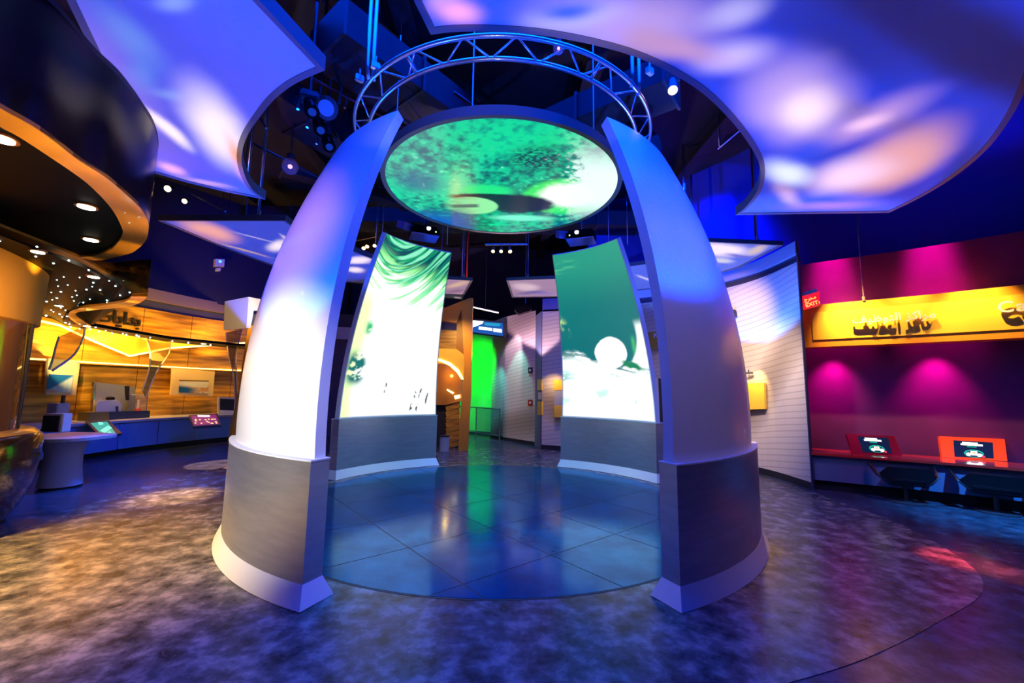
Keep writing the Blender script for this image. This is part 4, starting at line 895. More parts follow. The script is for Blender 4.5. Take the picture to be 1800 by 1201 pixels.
for k in range(12):
    a=2*PI*k/12+.12; c=V(KC[0]+(KR-.18)*math.cos(a),KC[1]+(KR-.18)*math.sin(a),0); bm=B(); cyl(bm,c+V(0,0,1.03),c+V(0,0,2.24),.018,n=8); obj('glass_mullion',bm,M_dark,kio)
bm=B(); lathe(bm,[(KR-.5,.01),(KR-.5,2.2)],40); obj('inner_core',bm,M_walnut,kio,True)
# pedestal by the kiosk
t=thing('side_pedestal',(-6.55,.35,0),'pale waisted side pedestal with curved top beside the round kiosk','pedestal')
pc=az(92,862,0); pc=Vector((pc.x-.10,pc.y+.2,0))
bm=B(); lathe(bm,[(.25,.03),(.215,.3),(.21,.5),(.25,.64),(.27,.70)],28,(pc.x,pc.y)); obj('pedestal_stem',bm,mat('bluegrey_lacquer',(.35,.38,.48),.4),t,True)
bm=B(); cyl(bm,(pc.x,pc.y,.0),(pc.x,pc.y,.04),.22,n=28); obj('pedestal_toe',bm,M_black,t)
top=[az(60,778,.80),az(150,766,.80),az(146,772,.80),az(120,780,.80),az(75,785,.80)]
tp=smooth_line([V(pc.x-.6,pc.y-.3,0),V(pc.x+.1,pc.y-.36,0),V(pc.x+.42,pc.y-.05,0),V(pc.x+.30,pc.y+.5,0),V(pc.x-.6,pc.y+.6,0)],6,True)
bm=B(); prism(bm,[(p.x,p.y) for p in tp],.70,.745); obj('pedestal_top',bm,M_grey,t)
def cuboid(name,label,cat,px0,px1,ytop,ybot,y,depth,m,grp=None,bev=.01):
    a=ay(px0,ybot,y); b=ay(px1,ybot,y); c=ay(px0,ytop,y); t=thing(name,(a+b)/2,label,cat,grp)
    bm=B(); box(bm,((a.x+b.x)/2,y+depth/2,(a.z+c.z)/2),(abs(b.x-a.x),depth,c.z-a.z),bev=bev); obj('body',bm,m,t); return t,a,b,c
t,a,b,c=cuboid('tabletop_cabinet','white cabinet with black front on the side pedestal','cabinet',74,107,727,760,.15,.14,M_white)
bm=B(); box(bm,((a.x+b.x)/2-.02,.145,(a.z+c.z)/2-.01),(abs(b.x-a.x)*.86,.02,(c.z-a.z)*.86)); obj('black_front',bm,M_black,t)
t,a,b,c=cuboid('model_box','small pale box with short dark post behind the white cabinet','box',80,99,709,727,.5,.2,M_grey); bm=B(); cyl(bm,((a.x+b.x)/2+.05,.6,c.z),((a.x+b.x)/2+.05,.6,c.z+.12),.025,n=8); obj('post',bm,M_dark,t)
# wall counter with panelled front
LC=sm([(-8.9,.9),(-8.48,2.64),(-8.36,4.21),(-7.66,6.15),(-6.5,7.6)])
t=thing('bay_counter',(-8.6,4.2,0),'long curved blue counter below the veneer wall at left','counter')
wallband('toe_kick',offc(LC,-.12),0,.12,M_black,t,.05)
panelled(LC,.12,.69,M_blue,'front_panel',t,.95,.014,.05)
tops=offc(LC,.04); ins=offc(LC,-1.0)
bm=B(); strip(bm,[(x,y,.745) for x,y in tops],[(x,y,.745) for x,y in ins],(0,0,-.045)); obj('counter_top',bm,M_grey,t)
# coves on the veneer wall
cv=thing('cove_canopy',aw(228,600,LW,.3),'pointed yellow lit cove below the star lights on the veneer wall','cove')
def onw(px,py,off): return aw(px,py,LW,off)
P=[(76,563),(105,569),(165,597),(228,622),(262,615),(330,605),(430,599),(430,612-2),(430,606),(300,600),(200,583),(118,566)]
up_=[(60,560),(118,566),(200,583),(262,592),(330,601),(430,607)]
up_=[(60,556),(105,562),(165,574),(228,588),(300,596),(430,604)]; lo_=[(60,562),(105,572),(165,600),(228,626),(300,612),(430,603)]
bm=B(); strip(bm,[onw(x,y,.30) for x,y in up_],[onw(x,y,.30) for x,y in lo_],[ (onw(x,y,.22)-onw(x,y,.30)) for x,y in up_]); obj('yellow_cove_panel',bm,M_yellow,cv)
bm=B(); tube(bm,[onw(x,y,.34) for x,y in lo_],.022,8); obj('light_edge',bm,M_cove,cv)
cv2=thing('light_shelf',onw(280,650,.2),'thin glowing light shelf across the veneer wall above the pictures','light shelf')
bm=B(); ls=offc(LW[8:],.16); strip(bm,[(x,y,1.99) for x,y in ls],[(x,y,1.99) for x,y in offc(LW[8:],.02)],(0,0,.03)); obj('shelf_board',bm,M_walnut,cv2)
bm=B(); tube(bm,[(x,y,2.035) for x,y in offc(LW[8:],.08)],.02,8); obj('light_edge',bm,M_cove,cv2)
# letters on the veneer wall
pa=onw(160,572,.12); pb=onw(196,578,.12); xd=pb-pa; xd.z=0
A2="".join(map(chr,[0xFE91,0xFEAA,0xFE8D,0xFEF3,0xFE8E,0xFE95]))[::-1]
t=thing('wall_lettering',pa,'dark raised Arabic letters on upper veneer wall beside the soffit tip','lettering'); text_mesh(A2,.42,.03,'letters',M_lettd,t,(pa.x,pa.y,3.02),xd,(0,0,1))
# framed pictures
def picture(label,outer,inner,kind):
    t=thing('framed_picture',onw(*outer[0],.1),label,'picture','lit framed pictures in the left bays')
    quad_on('mount_board',outer,LW,.34,.05,mat('cream_board',(.85,.70,.35),.5),t)
    A_,B_,C_,D_=[onw(x,y,.38) for x,y in inner]; nv,nu=60,90
    s=np.linspace(0,1,nu)[None,:]*np.ones((nv,1)); v=np.linspace(0,1,nv)[:,None]*np.ones((1,nu))
    Pq=(np.array(A_)*(1-s)[...,None]+np.array(B_)*s[...,None])*(1-v)[...,None]+(np.array(D_)*(1-s)[...,None]+np.array(C_)*s[...,None])*v[...,None]
    if kind=='sea':
        C=np.ones(s.shape+(3,))*lin((225,235,240)); C=mix(C,lin((120,90,40)),ss(.12,.08,v)); C=mix(C,lin((20,90,170)),ss(.3,.6,v-.25*s)*ss(.9,.3,s)); C=mix(C,lin((200,150,90)),ss(.45,.6,fbm(s*12,v*10,3,4))*ss(.3,.5,v)*ss(.3,.6,s))
    else:
        C=np.ones(s.shape+(3,))*lin((30,110,190)); C=mix(C,lin((210,235,240)),ss(-.05,.15,v-.9+.9*s)); C=mix(C,lin((60,120,170)),ss(.4,.5,np.abs((s*14)%1-.5)*1.)*ss(-.05,.1,v-.8+.8*s)*.7); C=mix(C,lin((220,170,140)),ss(.2,.1,1-v)*ss(.6,.2,s))
    m=bpy.data.materials.new('picture_print_'+kind); m.use_nodes=True; b=m.node_tree.nodes['Principled BSDF']; a=m.node_tree.nodes.new('ShaderNodeAttribute'); a.attribute_name='Col'; m.node_tree.links.new(a.outputs['Color'],b.inputs['Base Color']); b.inputs['Roughness'].default_value=.3
    grid_mesh('photo_print',Pq,C,m,t); return t
picture('lit picture of a coastal town on cream board, right bay near pylon',[(303,648),(378,653),(374,697),(300,694)],[(315,668),(367,669),(366,692),(314,690)],'sea')
picture('lit picture of white columns under blue sky, left beside the kiosk',[(85,630),(141,636),(133,695),(80,694)],[(86,658),(129,660),(125,690),(82,690)],'columns')
# equipment on the counter
def wq(name,pts,off,th,m,parent): return quad_on(name,pts,LW,off,th,m,parent)
t=thing('equipment_panel',onw(200,690,.5),'grey back panel with black opening behind the white rounded machine','panel')
wq('grey_panel',[(168,672),(238,680),(238,727),(165,727)],.45,.06,M_grey,t); wq('black_opening',[(208,678),(228,679),(227,704),(207,703)],.46,.02,M_black,t); wq('panel_edge',[(166,672),(169,672),(166,727),(163,727)],.46,.07,M_alu,t)
t=thing('counter_plinth',onw(210,735,.6),'low dark plinth on the bay counter under the white machine','plinth'); wq('plinth_front',[(192,724),(264,722),(263,734),(192,741)],.78,.35,mat('dark_blue_plinth',(.02,.03,.09),.4),t); wq('plinth_side',[(158,725),(192,724),(192,741),(156,741)],.78,.3,mat('olive_plinth',(.20,.15,.04),.5),t)
t=thing('rounded_machine',onw(190,715,.7),'cream rounded bread-bin shaped machine with dark knob on the plinth','machine')
P=[onw(x,y,.72) for x,y in [(168,725),(169,712),(173,706),(180,704),(203,703),(210,706),(214,713),(213,725)]]; bm=B(); slab(bm,P,(onw(190,715,.40)-onw(190,715,.72))); bmesh.ops.bevel(bm,geom=bm.edges[:],offset=.012,segments=2,affect='EDGES'); obj('rounded_body',bm,M_white,t,.5)
wq('side_handle',[(203,715),(208,714),(208,725),(205,725)],.735,.02,M_dark,t)
bm=B(); q=onw(194,701,.6); bmesh.ops.create_uvsphere(bm,u_segments=16,v_segments=10,radius=.07,matrix=Matrix.Translation(q)@Matrix.Diagonal((1.2,1.2,.7,1))); obj('dome_knob',bm,M_gloss,t,True)
t=thing('acrylic_case',onw(240,708,.7),'clear acrylic case with tall white stem and red foot inside','case')
a,b=onw(226,722,.72),onw(257,722,.72); c=(a+b)/2; hh=(onw(226,694,.72)-a).z
for q0,q1 in ((a,a+V(0,0,hh)),(b,b+V(0,0,hh)),(a+V(0,0,hh),b+V(0,0,hh))):
    bm=B(); cyl(bm,q0,q1,.012,n=8); obj('case_edge',bm,M_alu,t)
bm=B(); slab(bm,[a,b,b+V(0,0,hh),a+V(0,0,hh)],(-.004,.01,0)); obj('case_pane',bm,M_glass,t)
bm=B(); cyl(bm,c+V(0,0,.03),c+V(0,0,hh*.7),.03,n=12); obj('white_stem',bm,M_white,t); bm=B(); cyl(bm,c,c+V(0,0,.05),.06,n=14); obj('red_foot',bm,mat('orange_red_foot',(.9,.08,.02),.4),t)
t=thing('counter_display',onw(398,712,.8),'small white framed display with dark scene at right end of bay counter','display')
wq('display_frame',[(384,698),(415,699),(414,730),(384,729)],.9,.06,M_white,t); wq('display_picture',[(387,701),(412,702),(411,722),(387,721)],.91,.01,M_black,t); wq('display_lower',[(387,721),(411,722),(411,726),(387,725)],.912,.01,M_lettw,t)
# tilted touch screens
def touch(label,outer,inner,zb,kind,emitc,dots):
    P=[az(x,y,zb+(.16 if i<2 else 0.0)) for i,(x,y) in enumerate(outer)]
    n=(P[1]-P[0]).cross(P[3]-P[0]).normalized(); n=n if n.dot(CAM-P[0])>0 else -n
    # flatten the fourth corner into the plane
    d=ray(*outer[2]); P[2]=CAM+d*((P[0]-CAM).dot(n)/d.dot(n))
    t=thing('touch_screen',sum(P,Vector())/4,label,'touch screen','tilted touch screens along the bay counter')
    bm=B(); slab(bm,P,-n*.05); obj('bezel',bm,M_dark,t)
    def on(px,py,o): d=ray(px,py); return CAM+d*((P[0]+n*o-CAM).dot(n)/d.dot(n))
    bm=B(); slab(bm,[on(*p,.004) for p in inner],-n*.003); s=obj('lit_screen',bm,mat('touch_glow_'+kind,(0,0,0),.3,emit=emitc,estr=1),t)
    for pl,c in dots:
        bm=B(); slab(bm,[on(*p,.007) for p in pl],-n*.002); obj('screen_graphic',bm,c,s)
    bm=B(); c=sum(P,Vector())/4; cyl(bm,c-n*.05,(c.x-.15,c.y+.1,max(.6,c.z-.3)),.03,n=10); obj('support_arm',bm,M_dark,t); return t
mint=mat('mint_graphic',(0,0,0),.3,emit=(.25,1,.8),estr=1); yel=mat('yellow_dots',(0,0,0),.3,emit=(1,.75,.35),estr=1.2)
touch('turquoise touch screen tilted at left end of the bay counter',[(150,741),(191,739),(214,761),(178,769)],[(159,744),(188,741),(203,761),(180,765)],.62,'turquoise',(.0,.42,.36),[([(172,742),(180,742),(182,746),(174,747)],mint),([(176,757),(190,748),(197,752),(184,761)],mint),([(188,760),(194,758),(196,761),(190,763)],mint)])
dd=[([(347,730),(369,730),(369,733),(348,733)],mat('pale_title',(0,0,0),.3,emit=(1,.9,.95),estr=1.1))]
random.seed(5)
for k in range(16):
    x_=342+random.random()*38; y_=735+random.random()*9; dd.append(([(x_,y_),(x_+3,y_),(x_+3,y_+1.6),(x_,y_+1.6)],yel))
touch('magenta touch screen with yellow dots at right end of bay counter',[(332,730),(383,727),(389,747),(340,750)],[(336,731),(380,729),(385,745),(342,748)],.66,'magenta',(.22,.0,.16),dd)
# smoked funnel struts between ceiling and counter
def funnel(label,L_,R_,off):
    t=thing('funnel_strut',onw(*L_[0],off),label,'strut','smoked glass funnel struts in the left bays')
    l=smooth_line([onw(x,y,off) for x,y in L_],5); r=smooth_line([onw(x,y,off) for x,y in R_],5); n=len(l)
    bm=B(); strip(bm,l,r,[(onw(*L_[0],off-.03)-onw(*L_[0],off))]*n); obj('smoked_pane',bm,mat('smoked_pane_glass',(.10,.06,.02),.1,coat=.5,alpha=.55),t)
    for q in (l,r): bm=B(); tube(bm,q,.016,6); obj('bright_edge',bm,mat('bronze_edge',(.6,.5,.42),.25,.6),t)
    return t
funnel('left funnel strut curving down behind the kiosk near the left picture',[(104,592),(98,610),(93,630),(86,650)],[(149,572),(147,592),(130,624),(92,652)],2.2)
funnel('middle funnel strut tapering down above the acrylic case',[(259,595),(264,622),(262,650),(250,688)],[(300,597),(297,620),(275,655),(256,700)],1.3)
funnel('right funnel strut beside the white front left pylon',[(397,585),(402,625),(410,660),(414,726)],[(426,578),(416,620),(416,660),(418,726)],1.6)
# beige bulkhead
t=thing('bulkhead_box',ay(420,550,2.2),'beige and pale bulkhead box above the right funnel strut','bulkhead')
bm=B(); P=[ay(395,530,2.4),ay(437,522,2.1),ay(434,577,2.1),ay(393,580,2.4)]; slab(bm,P,(.02,.05,0)); obj('left_face',bm,M_beige,t)
bm=B(); P=[ay(437,522,2.1),ay(480,530,2.9),ay(480,548,2.9),ay(443,545,2.1),ay(437,577,2.1),ay(433,577,2.1)]; slab(bm,P,(0,.06,0)); obj('right_face',bm,mat('pale_lilac_face',(.7,.68,.75),.5),t)
bm=B(); P=[ay(436,575,2.3),ay(443,572,2.3),ay(420,700,2.3),ay(403,790,2.3),ay(400,776,2.3),ay(418,690,2.3)]; slab(bm,P,(0,.1,0)); obj('orange_post',bm,M_orange,t)
bm=B(); P=[ay(443,546,2.6),ay(480,550,2.9),ay(480,600,2.9),ay(440,600,2.6)]; slab(bm,P,(0,.06,0)); obj('navy_face',bm,M_wall,t)
# white beam and navy wall seen between the left pylons
WM=[(-6.5,7.6),(-3.6,8.3),(-1.8,9.0)]
wallband('wall_rear_left',WM,0,4.0,M_wall,None,.12,kind='structure')
wallband('trim_rear_left',offc(WM,.10),3.15,3.55,mat('pale_trim',(.6,.6,.7),.5),None,.1,kind='structure')
# emergency light
t=thing('emergency_light',aw(386,463,[(-9.5,5.5),(-6,10)],0),'white emergency light with green lamp high on the dark wall','emergency light')
ew=[(-9.5,5.5),(-6,10)]
quad_on('white_housing',[(379,455),(395,456),(394,469),(378,468)],ew,.25,.2,mat('white_box_glowless',(.8,.8,.85),.4),t); quad_on('green_lamp',[(386,458),(389,458),(389,461),(386,461)],ew,.27,.02,mat('green_led',(0,0,0),.4,emit=(.1,1,.5),estr=2),t); quad_on('small_tag',[(382,471),(388,471),(388,476),(381,476)],ew,.25,.2,M_lettw,t)
wallband('wall_left_upper',[(-10.2,4.6),(-9.5,5.5),(-6,10)],4.0,7.3,mat('deep_navy',(.008,.010,.06),.8),None,-.1,kind='structure')

# ================================================================== overhead: ducts, pipes, tracks, lamps
def duct(label,a,b,w_,h_,m=M_duct,name='air_duct',cat='duct',ribs=0):
    a=Vector(a); b=Vector(b); d=b-a; t=thing(name,(a+b)/2,label,cat,'ducts and trays under the black ceiling' if cat!='beam' else None)
    bm=B(); box(bm,(a+b)/2,(d.length,w_,h_),rz=math.atan2(d.y,d.x)); obj('duct_body',bm,m,t)
    n=max(2,int(d.length/1.1))
    for k in range(n+1):
        c=a+d*(k/n); bm=B(); box(bm,c,(.04,w_+.06,h_+.06),rz=math.atan2(d.y,d.x)); obj('duct_flange',bm,M_dark,t)
    return t
duct('large diagonal dark duct above the truss, nearest the front',(-2.4,-.9,6.3),(.9,3.0,6.3),.9,.5)
duct('dark duct crossing diagonally above the disc to the right',(-1.8,2.8,6.0),(2.4,-.6,6.0),.7,.4)
duct('dark duct along the left above the dome lamp',(-5.2,-2.2,6.2),(-1.8,3.5,6.2),.8,.45)
duct('ribbed navy duct at upper left beyond the large left canopy',(-2.7,-3.6,5.8),(-1.5,-2.5,5.8),.55,.35,mat('navy_duct',(.05,.07,.20),.5,.3))
duct('long dark duct near the back wall ceiling',(-7,5.5,6.3),(5,5.2,6.3),.8,.4)
duct('perforated cable tray above the rear of the disc',(-.6,1.9,5.9),(1.3,.4,5.9),.35,.08,M_duct,'cable_tray','tray')
duct('narrow cable tray on the left above the projectors',(-4.2,1.5,5.6),(-1.2,3.6,5.6),.3,.08,M_duct,'cable_tray','tray')
for k,(x,lab) in enumerate(((-7.5,'leftmost'),(-4.5,'second'),(-1.5,'third'),(1.5,'fourth'),(4.5,'fifth'),(7.5,'rightmost'))):
    t=thing('roof_beam',(x,1,7.1),'black steel roof beam, %s of six from the left'%lab,'beam'); bm=B(); box(bm,(x,1,7.27),(.3,20,.03)); obj('top_flange',bm,M_ceil,t); bm=B(); box(bm,(x,1,7.1),(.04,20,.32)); obj('beam_web',bm,M_ceil,t); bm=B(); box(bm,(x,1,6.95),(.3,20,.03)); obj('bottom_flange',bm,M_ceil,t)
def drop(px,py,y):
    p=ay(px,py,y); return [V(p.x,p.y,7.3),p]
def pipe(label,pts,r,m,name='pipe',grp=None):
    t=tag(obj(name,tube(B(),pts,r,8),m,None,True),label,'pipe',grp); return t
pipe('thin red sprinkler pipe crossing behind the front left truss leg',[az(530,128,5.6),az(712,226,5.6)],.016,M_red)
pipe('short red sprinkler pipe seen above the disc',[az(798,163,6.0),az(842,194,6.0)],.025,M_red)
pipe('red vertical pipe dropping behind the disc left of the track',drop(820,494,5.2),.022,mat('bright_red_pipe',(.9,.02,.01),.4))
pipe('pale vertical rod beside the red pipe behind the disc',drop(812,492,5.2),.012,M_alu)
pipe('purple painted vertical pipe at the right inside the truss',drop(1068,205,1.2),.022,mat('purple_pipe',(.4,.03,.25),.4))
pipe('dark red drop pipe above the pointed right canopy',drop(1330,428,.9),.03,mat('dark_red_pipe',(.35,.01,.03),.4))
pipe('thick blue-lit vertical pole right of the front right pylon',drop(1206,420,3.0),.032,M_alu,'vertical_pole')
pipe('second blue-lit vertical pole, slightly further right and lower',drop(1219,430,4.0),.026,M_alu,'vertical_pole')
pipe('slim drop rod carrying the right lamp bar',drop(1265,258,1.8),.02,M_alu,'drop_rod')
pipe('slim drop rod carrying the left lamp bar',drop(466,222,.2),.016,M_alu,'drop_rod')
pipe('long drop rod in front of the left ducts, left of the dome lamp',drop(452,388,.3),.010,M_alu,'drop_rod')
pipe('drop rod at far left beside the canopy hole',drop(434,318,.2),.010,M_alu,'drop_rod')
pipe('drop rod between the left ducts and the truss, upper',drop(600,165,1.),.014,M_alu,'drop_rod')
for i,(x,l) in enumerate(((664,'left of the pair left of the left projector'),(675,'right of the pair left of the left projector'),(785,'between left projector and red pipe'),(1069,'just right of the right projector'),(1102,'between right projector and front right pylon'))):
    pipe('thin hanging cable '+l,drop(x-4 if i<2 else x+1,430,4.2),.008,M_alu,'hanging_cable')
pipe('slanting dark conduit on the left from the lamp bar to the pylon',[ay(440,250,1.2),ay(560,312,1.2)],.022,M_dark,'conduit')
# lamp bars and track heads
def head(parent,p,d,s=1.0,on=True):
    d=Vector(d).normalized(); b=B(); cyl(b,p,p+d*.16*s,.035*s,.05*s,n=14); h=obj('lamp_head',b,M_dark,parent,.6); b=B(); cyl(b,p+d*.158*s,p+d*.168*s,.045*s,n=14); obj('lamp_lens',b,M_lamp2 if on else M_blackglass,h)
def bar(label,a,b,heads,name='lamp_bar',r=.02):
    t=thing(name,(a+b)/2,label,'lamp','spot lamp bars hung round the rotunda'); bm=B(); cyl(bm,a,b,r,n=8); obj('bar_tube',bm,M_alu,t)
    for q in (a.lerp(b,.08),a.lerp(b,.92)): bm=B(); cyl(bm,q,V(q.x,q.y,7.3),.006,n=6); obj('drop_wire',bm,M_dark,t)
    for p,d,s in heads:
        bm=B(); cyl(bm,p,p+V(0,0,.10),.01,n=6); obj('lamp_stem',bm,M_alu,t); head(t,p,d,s)
    return t
Yt=6.0
bar('horizontal track with three small warm spots behind the disc',ay(853,430,Yt),ay(927,430,Yt),[(ay(868,436,Yt),(-.1,-.6,-.8),1.1),(ay(882,436,Yt),(-.1,-.6,-.8),1.1),(ay(895,435,Yt),(.15,-.5,-.8),1.2)],'track_light',.03)
bar('short slanting lamp bar with one amber spot at the right canopy edge',ay(1262,262,1.8),ay(1309,222,1.2),[(ay(1311,228,1.2),(.1,-.5,-.8),1.)])
bar('bright lamp bar at the left canopy edge',ay(453,200,.2),ay(468,226,.0),[(ay(447,206,.2),(-.6,-.6,-.4),.6)])
bar('long slanting lamp bar with two warm spots under the left canopy',ay(325,334,2.0),ay(396,372,1.6),[(ay(304,330,2.0),(.2,-.8,-.5),1.3),(ay(331,352,2.0),(.2,-.8,-.5),1.0)])
bar('short blue-lit bar continuing under the left canopy',ay(400,376,1.6),ay(425,385,1.5),[])
bar('bar with four tiny warm spots behind the left pylons',ay(622,424,7.0),ay(662,416,6.5),[(ay(624,430,7.0),(0,-.6,-.8),1.2),(ay(642,430,7.0),(0,-.6,-.8),1.3),(ay(648,427,7.0),(0,-.6,-.8),1.3),(ay(661,426,6.6),(0,-.6,-.8),1.2)])
t=thing('spotlight',az(1180,150,5.6),'blue-lit theatre spotlight with amber lens right of the truss','spotlight'); p=az(1182,142,5.6); head(t,p,(-.15,-.35,-.9),1.3); bm=B(); tube(bm,[V(p.x,p.y,7.3),p+V(0,0,.5),p+V(.1,0,.3),p+V(.08,0,0)],.02,6); obj('yoke',bm,M_dark,t)
t=thing('spotlight',az(583,197,5.3),'theatre spotlight with blue oval lens left of the truss','spotlight'); p=az(583,188,5.4)
bm=B(); cyl(bm,p,p+V(.02,-.20,-.16),.10,.15,n=20); obj('lamp_body',bm,M_dark,t,.6); bm=B(); cyl(bm,p+V(.02,-.201,-.161),p+V(.021,-.212,-.170),.10,n=20); obj('blue_lens',bm,mat('blue_lens',(0,0,.1),.3,emit=(.01,.06,.8),estr=1),t); bm=B(); tube(bm,[V(p.x,p.y,7.3),p+V(0,0,.6),p+V(.12,0,.3),p+V(.12,-.05,0)],.02,6); obj('yoke',bm,M_dark,t)
for i,(x,y,l) in enumerate(((545,172,'upper'),(575,235,'middle'),(560,205,'lower left'))):
    t=thing('moving_head',az(x,y,5.3),'dark moving-head fixture, %s of the cluster left of the truss'%l,'spotlight'); p=az(x,y,5.3)
    bm=B(); cyl(bm,p,V(p.x,p.y,7.3),.02,n=6); obj('drop_tube',bm,M_dark,t)
    bm=B(); box(bm,p,(.22,.22,.10),rz=.4+i,bev=.02); obj('base_box',bm,M_dark,t); bm=B(); cyl(bm,p+V(0,0,-.06),p+V(.1,-.12,-.28),.08,.09,n=14); obj('head_barrel',bm,M_gloss,t,.6)
    bm=B(); cyl(bm,p+V(.1,-.12,-.28),p+V(.104,-.126,-.29),.05,n=14); obj('head_lens',bm,mat('dim_blue_lens',(0,0,.05),.2,emit=(.01,.06,.6),estr=.5),t)
    bm=B(); tube(bm,[p+V(-.12,0,-.02),p+V(-.12,-.05,-.2)],.02,6); obj('yoke',bm,M_alu,t)
# plastic dome lamps
for x,y,yy,r,l in ((510,293,.6,.13,'clear dome lamp with pink glow hanging left of the pylon top'),(982,85,-2.0,.06,'small clear dome fixed on the near side of the truss')):
    p=ay(x,y,yy); t=thing('dome_lamp',p,l,'lamp'); bm=B(); bmesh.ops.create_uvsphere(bm,u_segments=20,v_segments=12,radius=r,matrix=Matrix.Translation(p)); obj('clear_dome',bm,mat('dome_glass',(.5,.4,.45),.1,coat=1,alpha=.35),t,True)
    bm=B(); bmesh.ops.create_uvsphere(bm,u_segments=10,v_segments=8,radius=r*.28,matrix=Matrix.Translation(p)); obj('glow_bulb',bm,mat('pink_bulb',(1,1,1),.4,emit=(1,.5,.45),estr=2),t,True)
    bm=B(); cyl(bm,p+V(0,0,r*.95),p+V(0,0,r*1.6),r*.5,n=12); obj('lamp_cap',bm,M_dark,t); bm=B(); cyl(bm,p+V(0,0,r*1.6),V(p.x,p.y,7.3),.008,n=6); obj('cap_rod',bm,M_dark,t)
# projectors
def projector(label,x,y,yy,sg):
    c=ay(x,y,yy); t=thing('projector',c,label,'projector','projectors hung above the rear pylons')
    rz=sg*.35
    R_=Matrix.Rotation(rz,4,'Z'); f=lambda a,b,z: c+(R_@Vector((a,b,z)))
    bm=B(); box(bm,c,(.62,.50,.20),rz=rz,bev=.05); obj('housing',bm,M_gloss,t,.6)
    bm=B(); box(bm,f(0,-.02,-.11),(.60,.48,.02),rz=rz); obj('base_plate',bm,M_alu,t)
    bm=B(); cyl(bm,f(.05*sg,-.24,.02),f(.05*sg,-.33,-.0),.055,n=18); obj('lens_barrel',bm,M_dark,t,.6)
    bm=B(); cyl(bm,f(.05*sg,-.325,.0),f(.05*sg,-.337,.0),.042,n=18); obj('lens_glow',bm,mat('projector_lens_glow',(1,1,1),.3,emit=(1,1,.75),estr=8),t)
    bm=B(); cyl(bm,f(.22*sg,-.25,-.03),f(.22*sg,-.262,-.03),.014,n=10); obj('status_light',bm,mat('green_status',(0,0,0),.3,emit=(.4,1,.4),estr=4),t)
    bm=B(); box(bm,f(-.42,-.05,.08),(.24,.30,.16),rz=rz+.5,rx=.4,bev=.01); obj('side_module',bm,mat('blue_module',(.15,.2,.5),.35),t)
    bm=B(); cyl(bm,f(0,.05,.1),f(0,.05,1.9),.02,n=8); obj('mount_pole',bm,M_alu,t)
    return t
projector('left ceiling projector with bright lens above the rear left pylon',745,410,2.9,1)
projector('right ceiling projector with bright lens above the rear right pylon',1022,417,2.9,-1)
# truss feet: wrapped fixtures
for pts,l,yy in (([(1108,200),(1122,205),(1160,238),(1165,262),(1150,270),(1115,240)],'foil-wrapped dark fixture at the right end of the truss',-.1),([(606,190),(640,186),(645,205),(606,250),(592,238)],'dark boxy fixture at the left end of the truss',-.4)):
    P=[ay(x,y,yy) for x,y in pts]; t=thing('wrapped_fixture',sum(P,Vector())/len(P),l,'fixture'); bm=B(); slab(bm,P,(0,.35,0)); bmesh.ops.bevel(bm,geom=bm.edges[:],offset=.02,segments=2,affect='EDGES'); obj('wrapped_body',bm,M_blackglass,t); bm=B(); tube(bm,[P[0],P[0]+V(0,.1,.3)],.02,6); obj('hook_clamp',bm,M_alu,t)
# clamps on the truss
for i,(x,y,l) in enumerate(((660,116,'left'),(632,138,'far left'),(1142,125,'right'))):
    p=az(x,y,5.25); t=thing('truss_clamp',p,'pale hook clamp on the truss ring, %s'%l,'clamp'); bm=B(); box(bm,p,(.10,.06,.08),rz=.6,bev=.01); obj('clamp_block',bm,M_alu,t); bm=B(); cyl(bm,p-V(0,0,.02),p+V(0,0,.12),.012,n=6); obj('clamp_bolt',bm,M_alu,t)

# lamps belonging to the bays, kiosk, signs; added fill for lips and bulkhead
area('cove_glow',(onw(228,600,1.1)+V(0,0,-.3)),onw(228,560,0),(1,.45,.05),55,2.6,.3)
for x,e in ((120,14),(200,22),(290,26),(380,22)):
    p=onw(x,620,.75); spot('veneer_spot',(p.x,p.y,3.4),onw(x,700,0),(1,.50,.08),e*12,70,.9,.05)
    p=onw(x,640,.30); 
    area('veneer_upwash',onw(x,598,.6),onw(x,548,0),(1,.48,.06),16,.8,.1)
spot('picture_spot',onw(341,600,1.4),onw(341,665,.3),(1,.66,.25),260,30,.8,.03)
spot('picture_spot',onw(112,590,1.4),onw(112,650,.3),(1,.66,.25),260,30,.8,.03)
point('kiosk_inner_lamp',(KC[0]+.9,KC[1]-.7,1.6),(1,.45,.05),30,.1)
k=az(60,640,1.0)
spot('kiosk_drum_uplight',(-4.5,-2.6,2.0),(-5.3,-1.3,2.4),(1,.45,.02),170,70,1,.1)
spot('kiosk_ledge_spot',(-4.4,-2.0,2.6),(-5.2,-1.4,1.0),(1,.50,.08),45,50,.8,.05)
for q in (oA[8],oA[14],oA[20],oA[27],oA[36],oA[50],oA[62]):  # added unseen spots under the lips, brightening the veneer to gold
    spot('lip_fill_spot',(q.x+.16,q.y+.04,q.z-.42),(q.x-.10,q.y,q.z),(1,.50,.05),13,82,.8,.04)
for q in oB[10:70:7]:
    spot('lip_fill_spot',(q.x+.12,q.y+.05,q.z-.42),(q.x-.12,q.y,q.z),(1,.50,.05),10,82,.8,.04)
spot('beige_spot',(3.7,1.4,3.8),(4.95,2.6,2.9),(1,.64,.26),230,84,1,.1)
spot('beige_spot',(3.6,.2,3.6),(5.12,1.9,1.5),(1,.74,.60),560,56,1,.1)
spot('beige_plaque_spot',aw(1320,640,WBs,.45),aw(1325,700,WBs,0),(1,.68,.25),45,95,1,.03)
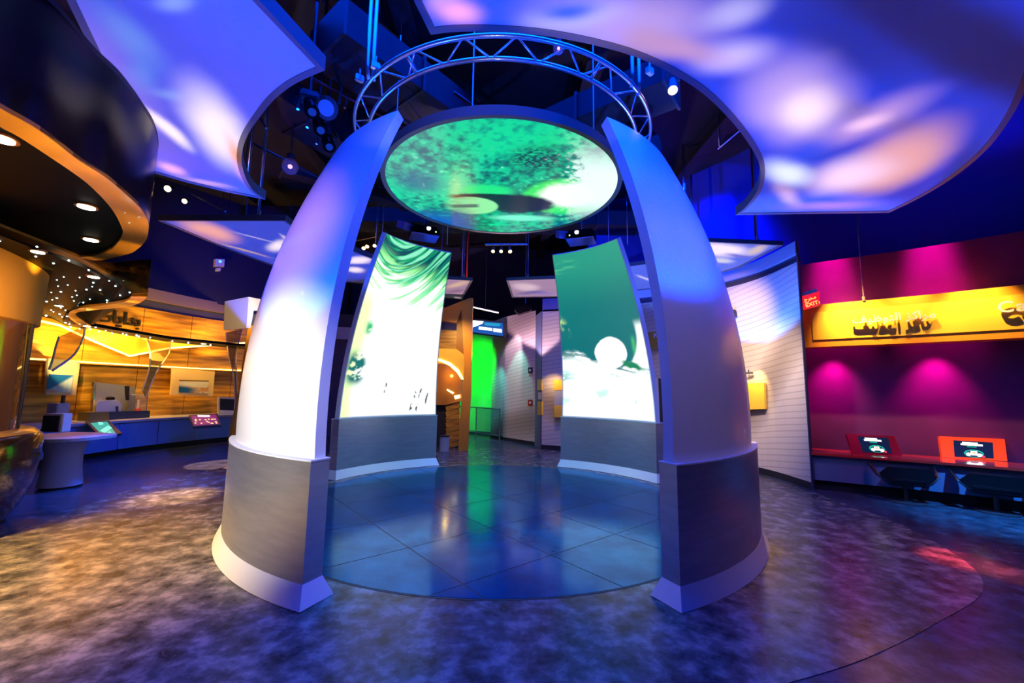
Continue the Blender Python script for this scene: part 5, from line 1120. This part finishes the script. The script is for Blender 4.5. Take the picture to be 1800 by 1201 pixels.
spot('beige_rear_spot',(.7,3.6,4.6),(1.35,5.2,2.6),(1,.60,.30),90,45,1,.1)
spot('beige_case_spot',aw(972,650,RB,.5),aw(972,700,RB,0),(1,.62,.2),30,100,1,.03)
for x,e in ((1500,330),(1600,120),(1720,200)):
    p=aw(x,600,WR,1.0); spot('sign_spot',(p.x,p.y,3.75),aw(x,555,WS,0),(1,.60,.15),e*1.5,66,1,.02)
for x in (1465,1645):
    p=aw(x,520,WR,.30); spot('magenta_wall_spot',(p.x,p.y,6.0),aw(x+8,640,WR,-.02),(1,.0,.28),7500,22,1,.12)
    p=aw(x,620,WR,.30); spot('magenta_wall_spot',(p.x,p.y,2.36),aw(x,705,WR,-.02),(1,.0,.26),210,78,1,.08)
spot('counter_red_spot',(5.6,-.7,2.8),(6.0,.55,.6),(1,.04,.02),70,40,1,.05)
spot('counter_orange_spot',(6.3,-1.2,2.8),(7.0,-.2,.6),(1,.30,.03),60,36,1,.05)
spot('chair_floor_spot',(6.2,-2.2,4.6),(6.8,-.7,0),(.02,.28,1),4000,40,1,.05)
spot('green_wall_spot',(-.9,7.2,3.2),(-1.0,9.0,2.0),(0,1,.02),500,95,1,.1)
spot('printed_wall_cone',(.35,6.1,3.9),(.15,7.2,1.8),(1,.70,.95),160,46,.5,.02)
spot('printed_wall_teal',(-.3,6.9,2.6),(-.2,8.0,.9),(.1,1,.9),50,80,1,.05)
spot('teal_floor_spot',(.3,6.2,3.6),(.3,6.8,0),(.2,1,.9),120,50,.4,.02)
spot('tan_floor_cone',(.7,4.0,4.4),(.55,4.6,0),(1,.65,.4),160,26,.5,.02)
spot('portal_spot',(-1.3,3.6,3.4),(-1.1,4.85,2.4),(1,.62,.15),130,80,1,.05)
point('portal_niche_lamp',ay(790,660,Y0+.35),(1,.45,.05),7,.04)
spot('fascia_blue_spot',(4.4,2.4,5.0),(5.0,2.6,4.2),BLUE,3,50,1,.05)
spot('bulkhead_fill_spot',(-3.2,.8,3.2),ay(418,550,2.3),(1,.72,.35),500,36,1,.05)  # added warm fill so the box reads beige under the blue wash
